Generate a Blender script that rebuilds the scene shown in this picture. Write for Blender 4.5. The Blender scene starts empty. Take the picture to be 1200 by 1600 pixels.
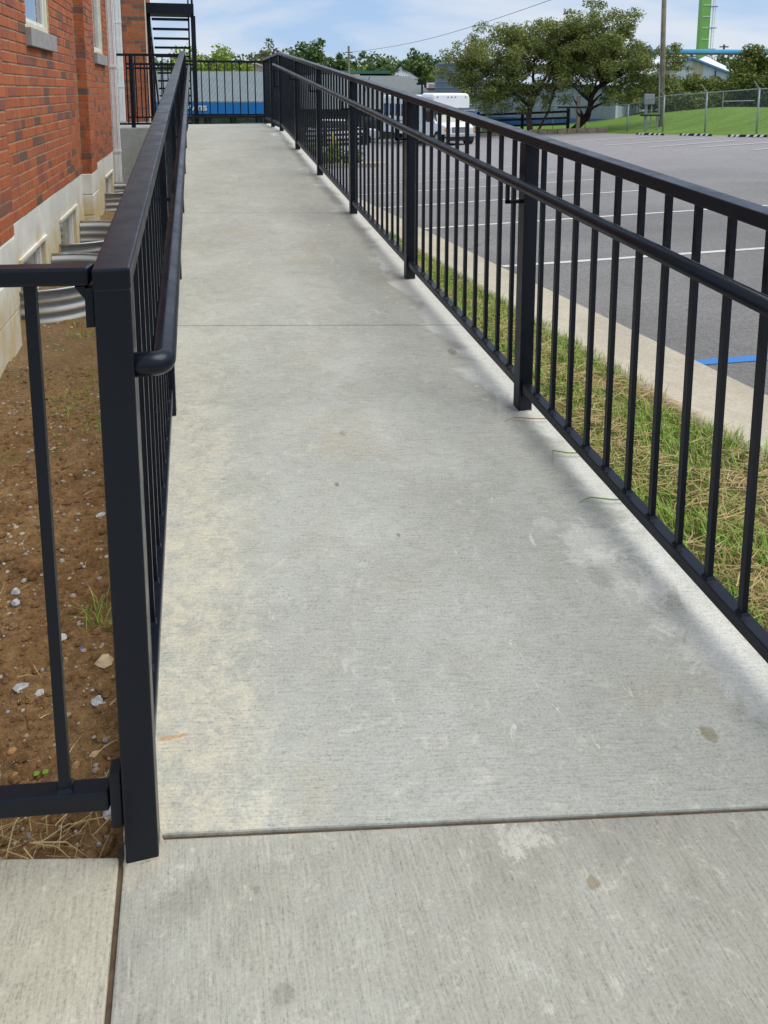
import bpy, math, random
import numpy as np
from mathutils import Vector, noise as mnoise

R = math.radians
C = bpy.context.scene.collection
scene = bpy.context.scene

# ------------------------------------------------------------------ camera, world, sun, exposure
CAM_YAW = R(14.07)
CAM_PITCH = R(8.53)
cam_data = bpy.data.cameras.new("camera")
cam_data.sensor_fit = 'VERTICAL'
cam_data.sensor_height = 36.0
cam_data.lens = 27.0
cam_data.shift_y = -0.2994
cam_data.clip_start = 0.05
cam_data.clip_end = 3000
cam = bpy.data.objects.new("camera", cam_data)
cam.location = (0, 0, 1.36)
cam.rotation_euler = (R(90) - CAM_PITCH, 0, -CAM_YAW)
C.objects.link(cam)
scene.camera = cam

SUN_EL, SUN_AZ = 60.0, 112.0          # azimuth clockwise from +Y
SKY_STRENGTH = 0.115
world = bpy.data.worlds.new("World")
scene.world = world
world.use_nodes = True
wn, wl = world.node_tree.nodes, world.node_tree.links
wn.clear()
w_out = wn.new('ShaderNodeOutputWorld')
w_bg = wn.new('ShaderNodeBackground')
w_bg.inputs['Strength'].default_value = SKY_STRENGTH
w_sky = wn.new('ShaderNodeTexSky')
w_sky.sky_type = 'NISHITA'
w_sky.sun_disc = False
w_sky.sun_elevation = R(SUN_EL)
w_sky.sun_rotation = R(SUN_AZ)
w_sky.air_density = 1.0
w_sky.dust_density = 0.3
w_sky.ozone_density = 3.0
w_co = wn.new('ShaderNodeTexCoord')
w_map = wn.new('ShaderNodeMapping')
w_map.inputs['Scale'].default_value = (1.0, 1.0, 3.4)
w_map.inputs['Location'].default_value = (0.3, 0.1, 0.35)
w_no = wn.new('ShaderNodeTexNoise')
w_no.inputs['Scale'].default_value = 2.3
w_no.inputs['Detail'].default_value = 7
w_no.inputs['Roughness'].default_value = 0.52
w_no.inputs['Distortion'].default_value = 0.5
w_ramp = wn.new('ShaderNodeValToRGB')
w_ramp.color_ramp.elements[0].position = 0.37
w_ramp.color_ramp.elements[0].color = (0.25, 0.25, 0.25, 1)
w_ramp.color_ramp.elements[1].position = 0.55
w_ramp.color_ramp.elements[1].color = (0.92, 0.92, 0.92, 1)
w_mix = wn.new('ShaderNodeMix')
w_mix.data_type = 'RGBA'
w_mix.inputs[7].default_value = (6.5, 7.0, 7.7, 1)
wl.new(w_co.outputs['Generated'], w_map.inputs['Vector'])
wl.new(w_map.outputs['Vector'], w_no.inputs['Vector'])
wl.new(w_no.outputs['Fac'], w_ramp.inputs['Fac'])
wl.new(w_ramp.outputs['Color'], w_mix.inputs[0])
w_blue = wn.new('ShaderNodeMix')
w_blue.data_type = 'RGBA'
w_blue.inputs[0].default_value = 0.7
w_blue.inputs[7].default_value = (2.2, 4.3, 7.9, 1)
wl.new(w_sky.outputs['Color'], w_blue.inputs[6])
wl.new(w_blue.outputs[2], w_mix.inputs[6])
wl.new(w_mix.outputs[2], w_bg.inputs['Color'])
wl.new(w_bg.outputs['Background'], w_out.inputs['Surface'])

sun_data = bpy.data.lights.new("sun", 'SUN')
sun_data.energy = 3.3
sun_data.angle = R(48)
sun_data.color = (1.0, 0.95, 0.86)
sun = bpy.data.objects.new("sun", sun_data)
sd = Vector((math.sin(R(SUN_AZ)) * math.cos(R(SUN_EL)), math.cos(R(SUN_AZ)) * math.cos(R(SUN_EL)), math.sin(R(SUN_EL))))
sun.rotation_euler = sd.to_track_quat('Z', 'Y').to_euler()
sun.location = (6, -4, 9)
C.objects.link(sun)

scene.view_settings.view_transform = 'Standard'
scene.view_settings.look = 'None'
scene.view_settings.gamma = 1
scene.view_settings.use_curve_mapping = False
scene.view_settings.exposure = 0.0

# ------------------------------------------------------------------ materials
class NT:
    """small node helper"""
    def __init__(self, name, rough=0.8, spec=0.3, metal=0.0):
        self.m = bpy.data.materials.new(name)
        self.m.use_nodes = True
        self.n, self.l = self.m.node_tree.nodes, self.m.node_tree.links
        self.b = self.n['Principled BSDF']
        self.b.inputs['Roughness'].default_value = rough
        self.b.inputs['Specular IOR Level'].default_value = spec
        self.b.inputs['Metallic'].default_value = metal
        self._pos = None
    def pos(self):
        if self._pos is None:
            g = self.n.new('ShaderNodeNewGeometry')
            self._pos = g.outputs['Position']
            self.geo = g
        return self._pos
    def mapped(self, scale=(1, 1, 1), rot=(0, 0, 0), src=None):
        mp = self.n.new('ShaderNodeMapping')
        mp.inputs['Scale'].default_value = scale
        mp.inputs['Rotation'].default_value = rot
        self.l.new(src or self.pos(), mp.inputs['Vector'])
        return mp.outputs['Vector']
    def noise(self, scale=5, detail=4, rough=0.5, vec=None, dist=0.0):
        t = self.n.new('ShaderNodeTexNoise')
        t.inputs['Scale'].default_value = scale
        t.inputs['Detail'].default_value = detail
        t.inputs['Roughness'].default_value = rough
        t.inputs['Distortion'].default_value = dist
        self.l.new(vec or self.pos(), t.inputs['Vector'])
        return t.outputs['Fac']
    def voronoi(self, scale=5, vec=None, feature='F1', out='Distance'):
        t = self.n.new('ShaderNodeTexVoronoi')
        t.feature = feature
        t.inputs['Scale'].default_value = scale
        self.l.new(vec or self.pos(), t.inputs['Vector'])
        return t.outputs[out]
    def ramp(self, fac, *stops):
        r = self.n.new('ShaderNodeValToRGB')
        e = r.color_ramp.elements
        for i, (p, c) in enumerate(stops):
            if isinstance(c, (int, float)): c = (c, c, c)
            el = e[i] if i < 2 else e.new(p)
            el.position = p
            el.color = (*c, 1)
        self.l.new(fac, r.inputs['Fac'])
        return r.outputs['Color']
    def maprange(self, v, a, b, c=0.0, d=1.0, smooth=True):
        m = self.n.new('ShaderNodeMapRange')
        if smooth: m.interpolation_type = 'SMOOTHSTEP'
        for i, x in zip(('From Min', 'From Max', 'To Min', 'To Max'), (a, b, c, d)):
            m.inputs[i].default_value = x
        self.l.new(v, m.inputs['Value'])
        return m.outputs['Result']
    def _set(self, sock, v):
        if isinstance(v, bpy.types.NodeSocket): self.l.new(v, sock)
        elif isinstance(v, (int, float)): sock.default_value = v
        else: sock.default_value = (*v, 1)
    def mix(self, fac, a, b, mode='MIX'):
        m = self.n.new('ShaderNodeMix')
        m.data_type = 'RGBA'
        m.blend_type = mode
        if isinstance(fac, (int, float)): m.inputs[0].default_value = fac
        else: self.l.new(fac, m.inputs[0])
        for i, v in ((6, a), (7, b)):
            if isinstance(v, (int, float)): v = (v, v, v)
            self._set(m.inputs[i], v)
        return m.outputs[2]
    def math(self, op, a, b=0.0):
        m = self.n.new('ShaderNodeMath')
        m.operation = op
        for i, v in ((0, a), (1, b)):
            self._set(m.inputs[i], v)
        return m.outputs[0]
    def sep(self, v=None):
        s = self.n.new('ShaderNodeSeparateXYZ')
        self.l.new(v or self.pos(), s.inputs[0])
        return s.outputs
    def island(self):
        self.pos()
        return self.geo.outputs['Random Per Island']
    def objrand(self):
        o = self.n.new('ShaderNodeObjectInfo')
        return o.outputs['Random']
    def color(self, v): self._set(self.b.inputs['Base Color'], v)
    def rough(self, v): self._set(self.b.inputs['Roughness'], v)
    def bump(self, h, strength=0.3, dist=0.01, chain=None):
        b = self.n.new('ShaderNodeBump')
        b.inputs['Strength'].default_value = strength
        b.inputs['Distance'].default_value = dist
        self.l.new(h, b.inputs['Height'])
        if chain is not None: self.l.new(chain, b.inputs['Normal'])
        self.l.new(b.outputs['Normal'], self.b.inputs['Normal'])
        return b.outputs['Normal']

def plain(name, col, rough=0.6, spec=0.3, metal=0.0, var=0.12, scale=6, bump=0.0):
    t = NT(name, rough, spec, metal)
    n = t.noise(scale, 5, 0.6)
    f = t.ramp(n, (0.3, 1 - var), (0.7, 1 + var))
    t.color(t.mix(1.0, col, f, 'MULTIPLY'))
    if bump: t.bump(n, bump, 0.02)
    return t.m

def concrete(name, base, broom, kind):
    """broom: 'x' grooves run across the walk, 'y' grooves run along it, None no broom"""
    t = NT(name, 0.9, 0.2)
    x, y, z = t.sep()
    large = t.noise(1.3, 5, 0.6, dist=0.4)
    med = t.noise(7, 6, 0.65, dist=0.6)
    mot = t.noise(22, 6, 0.75, dist=0.8)
    grain = t.noise(170, 4, 0.85)
    grit = t.noise(120, 4, 0.8)
    c = t.mix(t.maprange(large, 0.3, 0.7), tuple(b * 0.86 for b in base), tuple(b * 1.08 for b in base))
    c = t.mix(t.maprange(med, 0.35, 0.75, 0, 0.55), c, (base[0] * 0.80, base[1] * 0.785, base[2] * 0.73))
    # pale laitance smears
    sm = t.noise(3.1, 7, 0.72, vec=t.mapped((1.6, 0.8, 1), (0, 0, R(20))), dist=1.2)
    c = t.mix(t.maprange(sm, 0.60, 0.74, 0, 0.42), c, (0.60, 0.59, 0.53))
    c = t.mix(t.maprange(mot, 0.54, 0.68, 0, 0.42), c, (0.56, 0.54, 0.46))
    c = t.mix(t.maprange(mot, 0.45, 0.31, 0, 0.34), c, (0.26, 0.255, 0.235))
    # warm rusty tint
    wn_ = t.noise(2.2, 4, 0.6, vec=t.mapped((1, 1, 1), (0, 0, 1.1)), dist=0.5)
    c = t.mix(t.maprange(wn_, 0.57, 0.78, 0, 0.35), c, (0.40, 0.33, 0.22))
    if kind == 'ramp':
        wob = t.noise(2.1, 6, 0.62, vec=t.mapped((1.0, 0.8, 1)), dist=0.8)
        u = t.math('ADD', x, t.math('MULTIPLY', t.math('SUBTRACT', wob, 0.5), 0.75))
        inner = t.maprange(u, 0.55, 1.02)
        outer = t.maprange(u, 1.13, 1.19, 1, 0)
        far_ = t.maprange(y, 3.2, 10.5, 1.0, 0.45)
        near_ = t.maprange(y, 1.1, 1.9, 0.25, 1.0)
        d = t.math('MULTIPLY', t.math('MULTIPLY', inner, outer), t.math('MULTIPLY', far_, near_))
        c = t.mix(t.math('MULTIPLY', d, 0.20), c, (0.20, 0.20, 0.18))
        e = t.maprange(u, 1.13, 1.22, 0, 0.55)
        c = t.mix(e, c, (0.62, 0.62, 0.585))
        le = t.maprange(t.math('ADD', x, t.math('MULTIPLY', t.math('SUBTRACT', med, 0.5), 0.5)), 0.16, 0.0, 0, 0.5)
        c = t.mix(t.math('MULTIPLY', t.math('MULTIPLY', le, 1.5), t.math('MULTIPLY', t.maprange(mot, 0.40, 0.58, .2, 1), t.maprange(y, 4.5, 1.5, 0.1, 1))), c, (0.54, 0.50, 0.39))
    if kind == 'walk':
        dk = t.noise(1.9, 5, 0.65, dist=0.7)
        c = t.mix(t.maprange(dk, 0.46, 0.68, 0, 0.45), c, (0.17, 0.165, 0.15))
    # sharp pale scuffs, broken into short strokes
    sc = t.noise(5.5, 6, 0.7, vec=t.mapped((2.6, 0.9, 1), (0, 0, R(-28))), dist=1.6)
    sm2 = t.noise(1.7, 3, 0.5)
    c = t.mix(t.math('MULTIPLY', t.maprange(sc, 0.635, 0.66, 0, 0.5), t.maprange(sm2, 0.5, 0.58)), c, (0.66, 0.65, 0.58))
    wobf = t.math('MULTIPLY', t.math('SUBTRACT', t.noise(75, 5, 0.75), 0.5), 3.2)
    wobc = t.math('MULTIPLY', t.math('SUBTRACT', t.noise(11, 6, 0.72, dist=1.2), 0.5), 7.5)
    def spot(cx, cy, rx, ry, col, st):
        nonlocal c
        dx = t.math('MULTIPLY', t.math('SUBTRACT', x, cx), 1 / rx)
        dy = t.math('MULTIPLY', t.math('SUBTRACT', y, cy), 1 / ry)
        big = rx > .03
        r2 = t.math('ADD', t.math('ADD', t.math('MULTIPLY', dx, dx), t.math('MULTIPLY', dy, dy)), wobc if big else wobf)
        if big: r2 = t.math('ADD', r2, t.math('MULTIPLY', wobf, 0.5))
        c = t.mix(t.maprange(r2, 1.35, 0.45, 0, st * (.7 if big else .8)), c, col)
    if kind == 'ramp':
        spot(1.132, 3.23, .022, .035, (.17, .15, .10), .75)
        spot(1.026, 1.241, .017, .022, (.20, .17, .09), .8)
        spot(-.085, 1.49, .030, .006, (.45, .20, .05), .7)
        spot(.42, 2.31, .008, .012, (.12, .12, .10), .8)
        spot(.55, 2.02, .006, .009, (.12, .11, .09), .8)
        spot(.50, 2.62, .012, .02, (.25, .21, .11), .6)
        # tide-marked pale patches by the right rail
        spot(1.12, 1.86, .12, .09, (.60, .60, .56), .55)
        spot(1.17, 1.70, .08, .10, (.64, .635, .59), .7)
        spot(1.19, 1.50, .10, .12, (.62, .615, .57), .6)
        spot(1.00, 1.98, .035, .03, (.60, .60, .56), .4)
        spot(1.08, 1.73, .07, .045, (.24, .24, .22), .55)
        spot(1.15, 1.58, .05, .05, (.26, .26, .235), .5)
    if kind == 'walk':
        spot(.062, 1.152, .007, .007, (.17, .15, .12), .6)
        spot(.09, .985, .018, .016, (.20, .185, .15), .6)
        spot(-.06, 1.16, .05, .05, (.24, .225, .19), .55)
        spot(.55, 1.12, .06, .035, (.60, .585, .51), .6)
        spot(.63, 1.02, .012, .012, (.22, .17, .10), .8)
        spot(-.13, 1.245, .055, .035, (.42, .36, .26), .6)
    spk = t.voronoi(48)
    c = t.mix(t.maprange(spk, 0.035, 0.075, 0.55, 0), c, (0.10, 0.085, 0.06))
    if broom == 'x': gv = t.mapped((9, 120, 1), src=t.mapped((1, 1, 1), (0, 0, R(11))))
    elif broom == 'y': gv = t.mapped((105, 9, 1), (0, 0, R(-1)))
    else: gv = t.mapped((30, 30, 30))
    g = t.noise(2.0, 5, 0.7, vec=gv, dist=0.25)
    h = t.math('ADD', t.math('MULTIPLY', g, 1.0), t.math('MULTIPLY', grit, 0.7))
    gw = 0.46 if broom == 'y' else 0.40
    gs = t.math('ADD', t.math('MULTIPLY', g, gw), t.math('MULTIPLY', grain, 1 - gw))
    c = t.mix(1.0, c, t.ramp(gs, (0.34, 0.48), (0.46, 0.94), (0.62, 1.20)), 'MULTIPLY')
    t.color(c)
    t.bump(h, 0.42, 0.0022)
    return t.m

M = {}
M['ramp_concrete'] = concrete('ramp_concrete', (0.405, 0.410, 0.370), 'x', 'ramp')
M['walk_concrete'] = concrete('walk_concrete', (0.365, 0.358, 0.310), 'y', 'walk')
M['side_concrete'] = concrete('side_concrete', (0.41, 0.385, 0.31), 'y', 'side')
M['wall_concrete'] = concrete('wall_concrete', (0.34, 0.345, 0.32), None, 'side')
M['kerb_concrete'] = concrete('kerb_concrete', (0.44, 0.395, 0.315), None, 'side')

def mk_black():
    t = NT('black_powder_coat', 0.42, 0.34)
    n = t.noise(14, 5, 0.7)
    f = t.noise(260, 3, 0.6)
    t.b.inputs['Specular Tint'].default_value = (0.80, 0.88, 1.0, 1)
    t.color(t.mix(t.maprange(n, 0.55, 0.8, 0, 0.5), (0.0048, 0.0062, 0.0115), (0.010, 0.0115, 0.017)))
    t.rough(t.maprange(n, 0.3, 0.75, 0.26, 0.42))
    t.bump(f, 0.10, 0.001)
    return t.m
M['black'] = mk_black()
M['weld'] = plain('weld_metal', (0.035, 0.037, 0.044), 0.5, 0.5)
M['black_wood'] = plain('black_fence_paint', (0.014, 0.015, 0.017), 0.7, 0.3, bump=0.2)

def mk_brick():
    t = NT('red_brick', 0.85, 0.25)
    r = t.math('FRACT', t.math('ADD', t.math('MULTIPLY', t.objrand(), 7.31), t.math('MULTIPLY', t.island(), 3.77)))
    c = t.ramp(r, (0.0, (0.38, 0.100, 0.040)), (0.22, (0.48, 0.145, 0.052)), (0.45, (0.40, 0.118, 0.052)),
               (0.66, (0.43, 0.135, 0.055)), (0.86, (0.30, 0.095, 0.060)), (0.91, (0.18, 0.10, 0.075)), (1.0, (0.13, 0.09, 0.068)))
    st = t.noise(9, 5, 0.65, vec=t.mapped((1.2, 7.0, 0.5)), dist=0.2)
    c = t.mix(t.maprange(st, 0.50, 0.64, 0, 0.70), c, (0.155, 0.075, 0.058))
    fl = t.noise(2.6, 3, 0.6, vec=t.mapped((1, 1, 2.5)))
    c = t.mix(t.maprange(fl, 0.50, 0.70, 0, 0.55), c, (0.29, 0.10, 0.078))
    gr = t.noise(160, 3, 0.7, vec=t.mapped((1, 2.0, 0.35)))
    c = t.mix(1.0, c, t.ramp(gr, (0.3, 0.78), (0.7, 1.18)), 'MULTIPLY')
    t.color(c)
    t.bump(gr, 0.5, 0.003)
    return t.m
M['brick'] = mk_brick()
M['mortar'] = plain('mortar', (0.46, 0.38, 0.26), 0.95, 0.1, var=0.25, scale=22, bump=0.4)

def mk_foundation():
    t = NT('painted_block_foundation', 0.85, 0.25)
    n = t.noise(3.0, 6, 0.65, dist=0.6)
    n2 = t.noise(9, 6, 0.7, vec=t.mapped((1, 1.0, 0.35)))
    x, y, z = t.sep()
    low = t.maprange(t.math('ADD', z, t.math('MULTIPLY', n, 0.5)), 0.70, 0.42)
    c = t.mix(t.maprange(n, 0.35, 0.65), (0.60, 0.60, 0.56), (0.72, 0.71, 0.64))
    c = t.mix(t.math('MULTIPLY', low, t.maprange(n2, 0.36, 0.56, 0.25, 1.0)), c, (0.60, 0.50, 0.28))
    c = t.mix(t.maprange(n2, 0.62, 0.75, 0, 0.5), c, (0.34, 0.25, 0.13))
    t.color(c)
    t.bump(n2, 0.35, 0.012)
    return t.m
M['foundation'] = mk_foundation()
M['cream_paint'] = plain('cream_paint', (0.62, 0.58, 0.44), 0.6, 0.35, var=0.15, scale=12, bump=0.15)
M['grout'] = plain('post_grout', (0.40, 0.37, 0.30), 0.9, 0.2, var=0.25, scale=60, bump=0.3)
M['white_paint'] = plain('white_paint', (0.70, 0.71, 0.70), 0.5, 0.4, var=0.10, scale=10)
M['white_board'] = plain('weathered_white_paint', (0.72, 0.73, 0.73), 0.6, 0.3, var=0.08, scale=9, bump=0.2)
M['sill_stone'] = plain('sill_stone', (0.30, 0.29, 0.28), 0.9, 0.2, var=0.16, scale=14, bump=0.25)

def mk_glass(name, col, rough=0.06):
    t = NT(name, rough, 0.6)
    n = t.noise(2.5, 4, 0.6, vec=t.mapped((1, 1, 1.6)), dist=0.8)
    t.color(t.mix(t.maprange(n, 0.35, 0.7), col, tuple(c * 1.9 + 0.02 for c in col)))
    t.b.inputs['Coat Weight'].default_value = 0.8
    t.b.inputs['Coat Roughness'].default_value = 0.03
    return t.m
M['glass'] = mk_glass('window_glass', (0.05, 0.085, 0.11))
M['dark_glass'] = mk_glass('dark_window_glass', (0.03, 0.04, 0.045))
M['screen_glass'] = mk_glass('basement_window_glass', (0.12, 0.13, 0.12), 0.3)

def mk_galv():
    t = NT('galvanised_steel', 0.42, 0.5, 0.75)
    n = t.noise(10, 6, 0.7)
    v = t.voronoi(55, out='Color')
    t.color(t.mix(0.2, t.ramp(n, (0.3, (0.26, 0.28, 0.30)), (0.7, (0.44, 0.47, 0.50))), v, 'MULTIPLY'))
    t.rough(t.maprange(n, 0.3, 0.7, 0.35, 0.6))
    return t.m
M['galv'] = mk_galv()
def mk_galv_dusty():
    t = NT('dusty_galvanised_steel', 0.55, 0.4, 0.35)
    n = t.noise(8, 6, 0.7)
    x, y, z = t.sep()
    lines = t.math('SINE', t.math('MULTIPLY', z, 2 * math.pi / 0.068))
    dirt = t.maprange(t.math('ADD', lines, t.math('MULTIPLY', n, 1.2)), 0.4, 1.5, 0, 0.65)
    t.color(t.mix(dirt, (0.38, 0.43, 0.48), (0.36, 0.29, 0.19)))
    return t.m
M['galv_dusty'] = mk_galv_dusty()

def mk_dirt():
    t = NT('brown_dirt', 0.95, 0.12)
    n = t.noise(3.2, 7, 0.7, dist=0.5)
    n2 = t.noise(38, 6, 0.72)
    n3 = t.noise(190, 3, 0.7)
    x, y, z = t.sep()
    c = t.ramp(n, (0.28, (0.22, 0.118, 0.048)), (0.5, (0.38, 0.215, 0.092)), (0.7, (0.50, 0.31, 0.148)))
    c = t.mix(t.maprange(n2, 0.3, 0.66, 0.7, 0.0), c, (0.10, 0.055, 0.028))
    org = t.noise(16, 4, 0.6, dist=0.8)
    c = t.mix(t.maprange(org, 0.63, 0.74, 0, 0.6), c, (0.38, 0.16, 0.045))
    far_ = t.maprange(y, 2.3, 4.6, 0, 0.55)
    c = t.mix(far_, c, (0.27, 0.20, 0.115))
    gr = t.noise(4.5, 6, 0.7, dist=1.0)
    c = t.mix(t.math('MULTIPLY', t.maprange(gr, 0.54, 0.68), t.maprange(y, 2.0, 3.5, 0, 0.55)), c, (0.15, 0.17, 0.05))
    pale = t.voronoi(85)
    c = t.mix(t.maprange(pale, 0.10, 0.16, 0.5, 0), c, (0.42, 0.36, 0.27))
    t.color(c)
    b1 = t.bump(n2, 1.0, 0.035)
    t.bump(n3, 0.6, 0.004, b1)
    return t.m
M['dirt'] = mk_dirt()
def mk_stone():
    t = NT('limestone_chips', 0.85, 0.3)
    r = t.math('FRACT', t.math('ADD', t.objrand(), t.island()))
    c = t.ramp(r, (0.0, (0.30, 0.29, 0.285)), (0.35, (0.42, 0.385, 0.33)), (0.6, (0.24, 0.22, 0.21)), (0.8, (0.38, 0.27, 0.15)), (1.0, (0.40, 0.19, 0.06)))
    n = t.noise(70, 5, 0.7)
    c = t.mix(1.0, c, t.ramp(n, (0.3, 0.6), (0.7, 1.2)), 'MULTIPLY')
    t.color(c); t.bump(n, 0.5, 0.004)
    return t.m
M['stone'] = mk_stone()
M['pale_stone'] = plain('pale_limestone', (0.40, 0.395, 0.395), 0.85, 0.3, var=0.4, scale=60, bump=0.4)
M['tan_stone'] = plain('tan_stone', (0.50, 0.37, 0.23), 0.9, 0.2, var=0.25, scale=40, bump=0.5)
M['blue_plastic'] = plain('blue_plastic', (0.02, 0.13, 0.50), 0.4, 0.5)
M['straw'] = None
def mk_blades(name, stops, rough=0.6):
    t = NT(name, rough, 0.25)
    c = t.ramp(t.island(), *stops)
    t.color(c)
    t.b.inputs['Subsurface Weight'].default_value = 0.0
    return t.m
M['straw'] = mk_blades('dry_straw', ((0.0, (0.34, 0.24, 0.10)), (0.4, (0.47, 0.35, 0.16)), (0.75, (0.24, 0.16, 0.065)), (1.0, (0.56, 0.46, 0.25))))
M['grass'] = mk_blades('grass_blades', ((0.0, (0.11, 0.22, 0.022)), (0.35, (0.21, 0.35, 0.04)), (0.65, (0.14, 0.27, 0.03)), (0.85, (0.29, 0.36, 0.07)), (1.0, (0.42, 0.37, 0.14))))
M['green_leaf'] = mk_blades('young_leaf', ((0.0, (0.12, 0.25, 0.02)), (1.0, (0.16, 0.30, 0.03))))
M['verge_soil'] = None
def mk_verge():
    t = NT('thatch_soil', 0.95, 0.1)
    n = t.noise(9, 7, 0.7)
    n2 = t.noise(70, 5, 0.75)
    c = t.ramp(n, (0.3, (0.10, 0.13, 0.03)), (0.5, (0.16, 0.15, 0.055)), (0.7, (0.24, 0.17, 0.08)))
    c = t.mix(1.0, c, t.ramp(n2, (0.3, 0.45), (0.7, 1.3)), 'MULTIPLY')
    t.color(c); t.bump(n2, 0.8, 0.02)
    return t.m
M['verge_soil'] = mk_verge()

def mk_asphalt():
    t = NT('asphalt', 0.88, 0.25)
    x, y, z = t.sep()
    n = t.noise(0.35, 6, 0.62, dist=0.5)
    sw = t.noise(0.9, 5, 0.6, vec=t.mapped((0.35, 1.9, 1), (0, 0, R(-14))))
    g = t.noise(140, 3, 0.8)
    g2 = t.noise(28, 4, 0.75)
    c = t.mix(t.maprange(n, 0.3, 0.7), (0.150, 0.147, 0.144), (0.205, 0.200, 0.196))
    c = t.mix(t.maprange(sw, 0.5, 0.7, 0, 0.35), c, (0.118, 0.117, 0.124))
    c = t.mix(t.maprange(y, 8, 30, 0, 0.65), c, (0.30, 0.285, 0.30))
    c = t.mix(1.0, c, t.ramp(g, (0.3, 0.42), (0.5, 0.98), (0.70, 1.8)), 'MULTIPLY')
    c = t.mix(1.0, c, t.ramp(g2, (0.3, 0.72), (0.7, 1.22)), 'MULTIPLY')
    ck = t.voronoi(0.42, vec=t.mapped((1, 1, 1), (0, 0, .4)), feature='DISTANCE_TO_EDGE')
    ck2 = t.math('ADD', ck, t.math('MULTIPLY', t.math('SUBTRACT', t.noise(5, 5, 0.7), 0.5), 0.05))
    c = t.mix(t.math('MULTIPLY', t.maprange(ck2, 0.006, 0.001, 0, 0.5), t.maprange(n, 0.5, 0.6)), c, (0.05, 0.05, 0.05))
    t.color(c); t.bump(g, 0.6, 0.006)
    return t.m
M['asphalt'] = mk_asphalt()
def worn(name, col, amt=0.45):
    t = NT(name, 0.75, 0.3)
    n = t.noise(40, 5, 0.8)
    n2 = t.noise(2.2, 4, 0.6)
    f = t.math('MULTIPLY', t.maprange(n, 0.48, 0.62), t.maprange(n2, 0.3, 0.7, amt * 0.5, amt * 1.6))
    t.color(t.mix(f, col, (0.16, 0.16, 0.165)))
    return t.m
M['stripe_white'] = worn('worn_white_paint', (0.60, 0.60, 0.59))
M['stripe_faded'] = worn('faded_white_paint', (0.62, 0.62, 0.62), 0.35)
M['stripe_blue'] = worn('worn_blue_paint', (0.03, 0.19, 0.52), 0.3)

def mk_lawn():
    t = NT('lawn', 0.9, 0.15)
    n = t.noise(0.7, 5, 0.6, vec=t.mapped((0.5, 2.0, 1), (0, 0, R(14))))
    n2 = t.noise(9, 6, 0.8)
    c = t.ramp(n, (0.3, (0.11, 0.205, 0.030)), (0.7, (0.175, 0.285, 0.050)))
    c = t.mix(1.0, c, t.ramp(n2, (0.3, 0.68), (0.7, 1.25)), 'MULTIPLY')
    t.color(c); t.bump(n2, 0.8, 0.08)
    return t.m
M['lawn'] = mk_lawn()
M['field'] = plain('rough_grass_field', (0.10, 0.14, 0.045), 0.95, 0.1, var=0.3, scale=0.4)

def leaf_mat(name, dark, light, brown=None):
    t = NT(name, 0.55, 0.3)
    stops = [(0.0, dark), (0.6, tuple((a + b) / 2 for a, b in zip(dark, light))), (0.93, light)]
    if brown: stops.append((1.0, brown))
    c = t.ramp(t.island(), *stops)
    n = t.noise(0.9, 3, 0.6)
    c = t.mix(1.0, c, t.ramp(n, (0.3, 0.75), (0.7, 1.2)), 'MULTIPLY')
    t.color(c)
    tr = t.n.new('ShaderNodeBsdfTranslucent')
    mx = t.n.new('ShaderNodeMixShader')
    mx.inputs[0].default_value = 0.25
    t.l.new(c, tr.inputs['Color'])
    t.l.new(t.b.outputs[0], mx.inputs[1]); t.l.new(tr.outputs[0], mx.inputs[2])
    t.l.new(mx.outputs[0], t.n['Material Output'].inputs['Surface'])
    return t.m
M['leaf_crab'] = leaf_mat('crabapple_leaves', (0.13, 0.165, 0.04), (0.30, 0.345, 0.10), (0.36, 0.22, 0.08))
M['leaf_mid'] = leaf_mat('maple_leaves', (0.06, 0.105, 0.028), (0.135, 0.215, 0.055))
M['leaf_dark'] = leaf_mat('dark_leaves', (0.028, 0.060, 0.020), (0.07, 0.125, 0.035))
M['leaf_yellow'] = leaf_mat('yellow_green_leaves', (0.15, 0.22, 0.025), (0.33, 0.42, 0.05))
M['leaf_grey'] = leaf_mat('grey_green_leaves', (0.10, 0.125, 0.05), (0.19, 0.22, 0.085), (0.24, 0.18, 0.08))
M['leaf_hedge'] = leaf_mat('hedge_leaves', (0.07, 0.115, 0.02), (0.21, 0.25, 0.045), (0.26, 0.15, 0.05))
M['bark'] = plain('bark', (0.085, 0.065, 0.05), 0.95, 0.1, var=0.45, scale=5, bump=0.6)
M['bark_dark'] = plain('dark_bark', (0.03, 0.022, 0.018), 0.95, 0.1, var=0.4, scale=5, bump=0.5)
M['pole_wood'] = plain('weathered_pole_wood', (0.26, 0.22, 0.165), 0.9, 0.15, var=0.3, scale=3, bump=0.3)

def corr(name, col, rough=0.5, metal=0.0, var=0.10):
    return plain(name, col, rough, 0.4, metal, var, 1.2)
M['roof_metal'] = corr('grey_metal_roof', (0.15, 0.18, 0.19))
M['roof_shingle'] = plain('pale_grey_shingle', (0.16, 0.18, 0.18), 0.9, 0.15, var=0.12, scale=3)
M['roof_brown'] = plain('grey_brown_roof', (0.26, 0.25, 0.23), 0.9, 0.15, var=0.12, scale=2)
M['blue_fascia'] = plain('blue_fascia', (0.008, 0.165, 0.50), 0.45, 0.4, var=0.05)
M['sign_white'] = plain('white_sign_letters', (0.78, 0.79, 0.80), 0.5, 0.3, var=0.03)
M['dark_wall'] = plain('dark_grey_wall', (0.045, 0.05, 0.058), 0.6, 0.4, var=0.2, scale=1)
M['tan_wall'] = plain('tan_wall', (0.50, 0.36, 0.22), 0.8, 0.2, var=0.08, scale=1)
M['cream_wall'] = plain('cream_wall', (0.62, 0.48, 0.34), 0.8, 0.2, var=0.06, scale=1)
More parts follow.
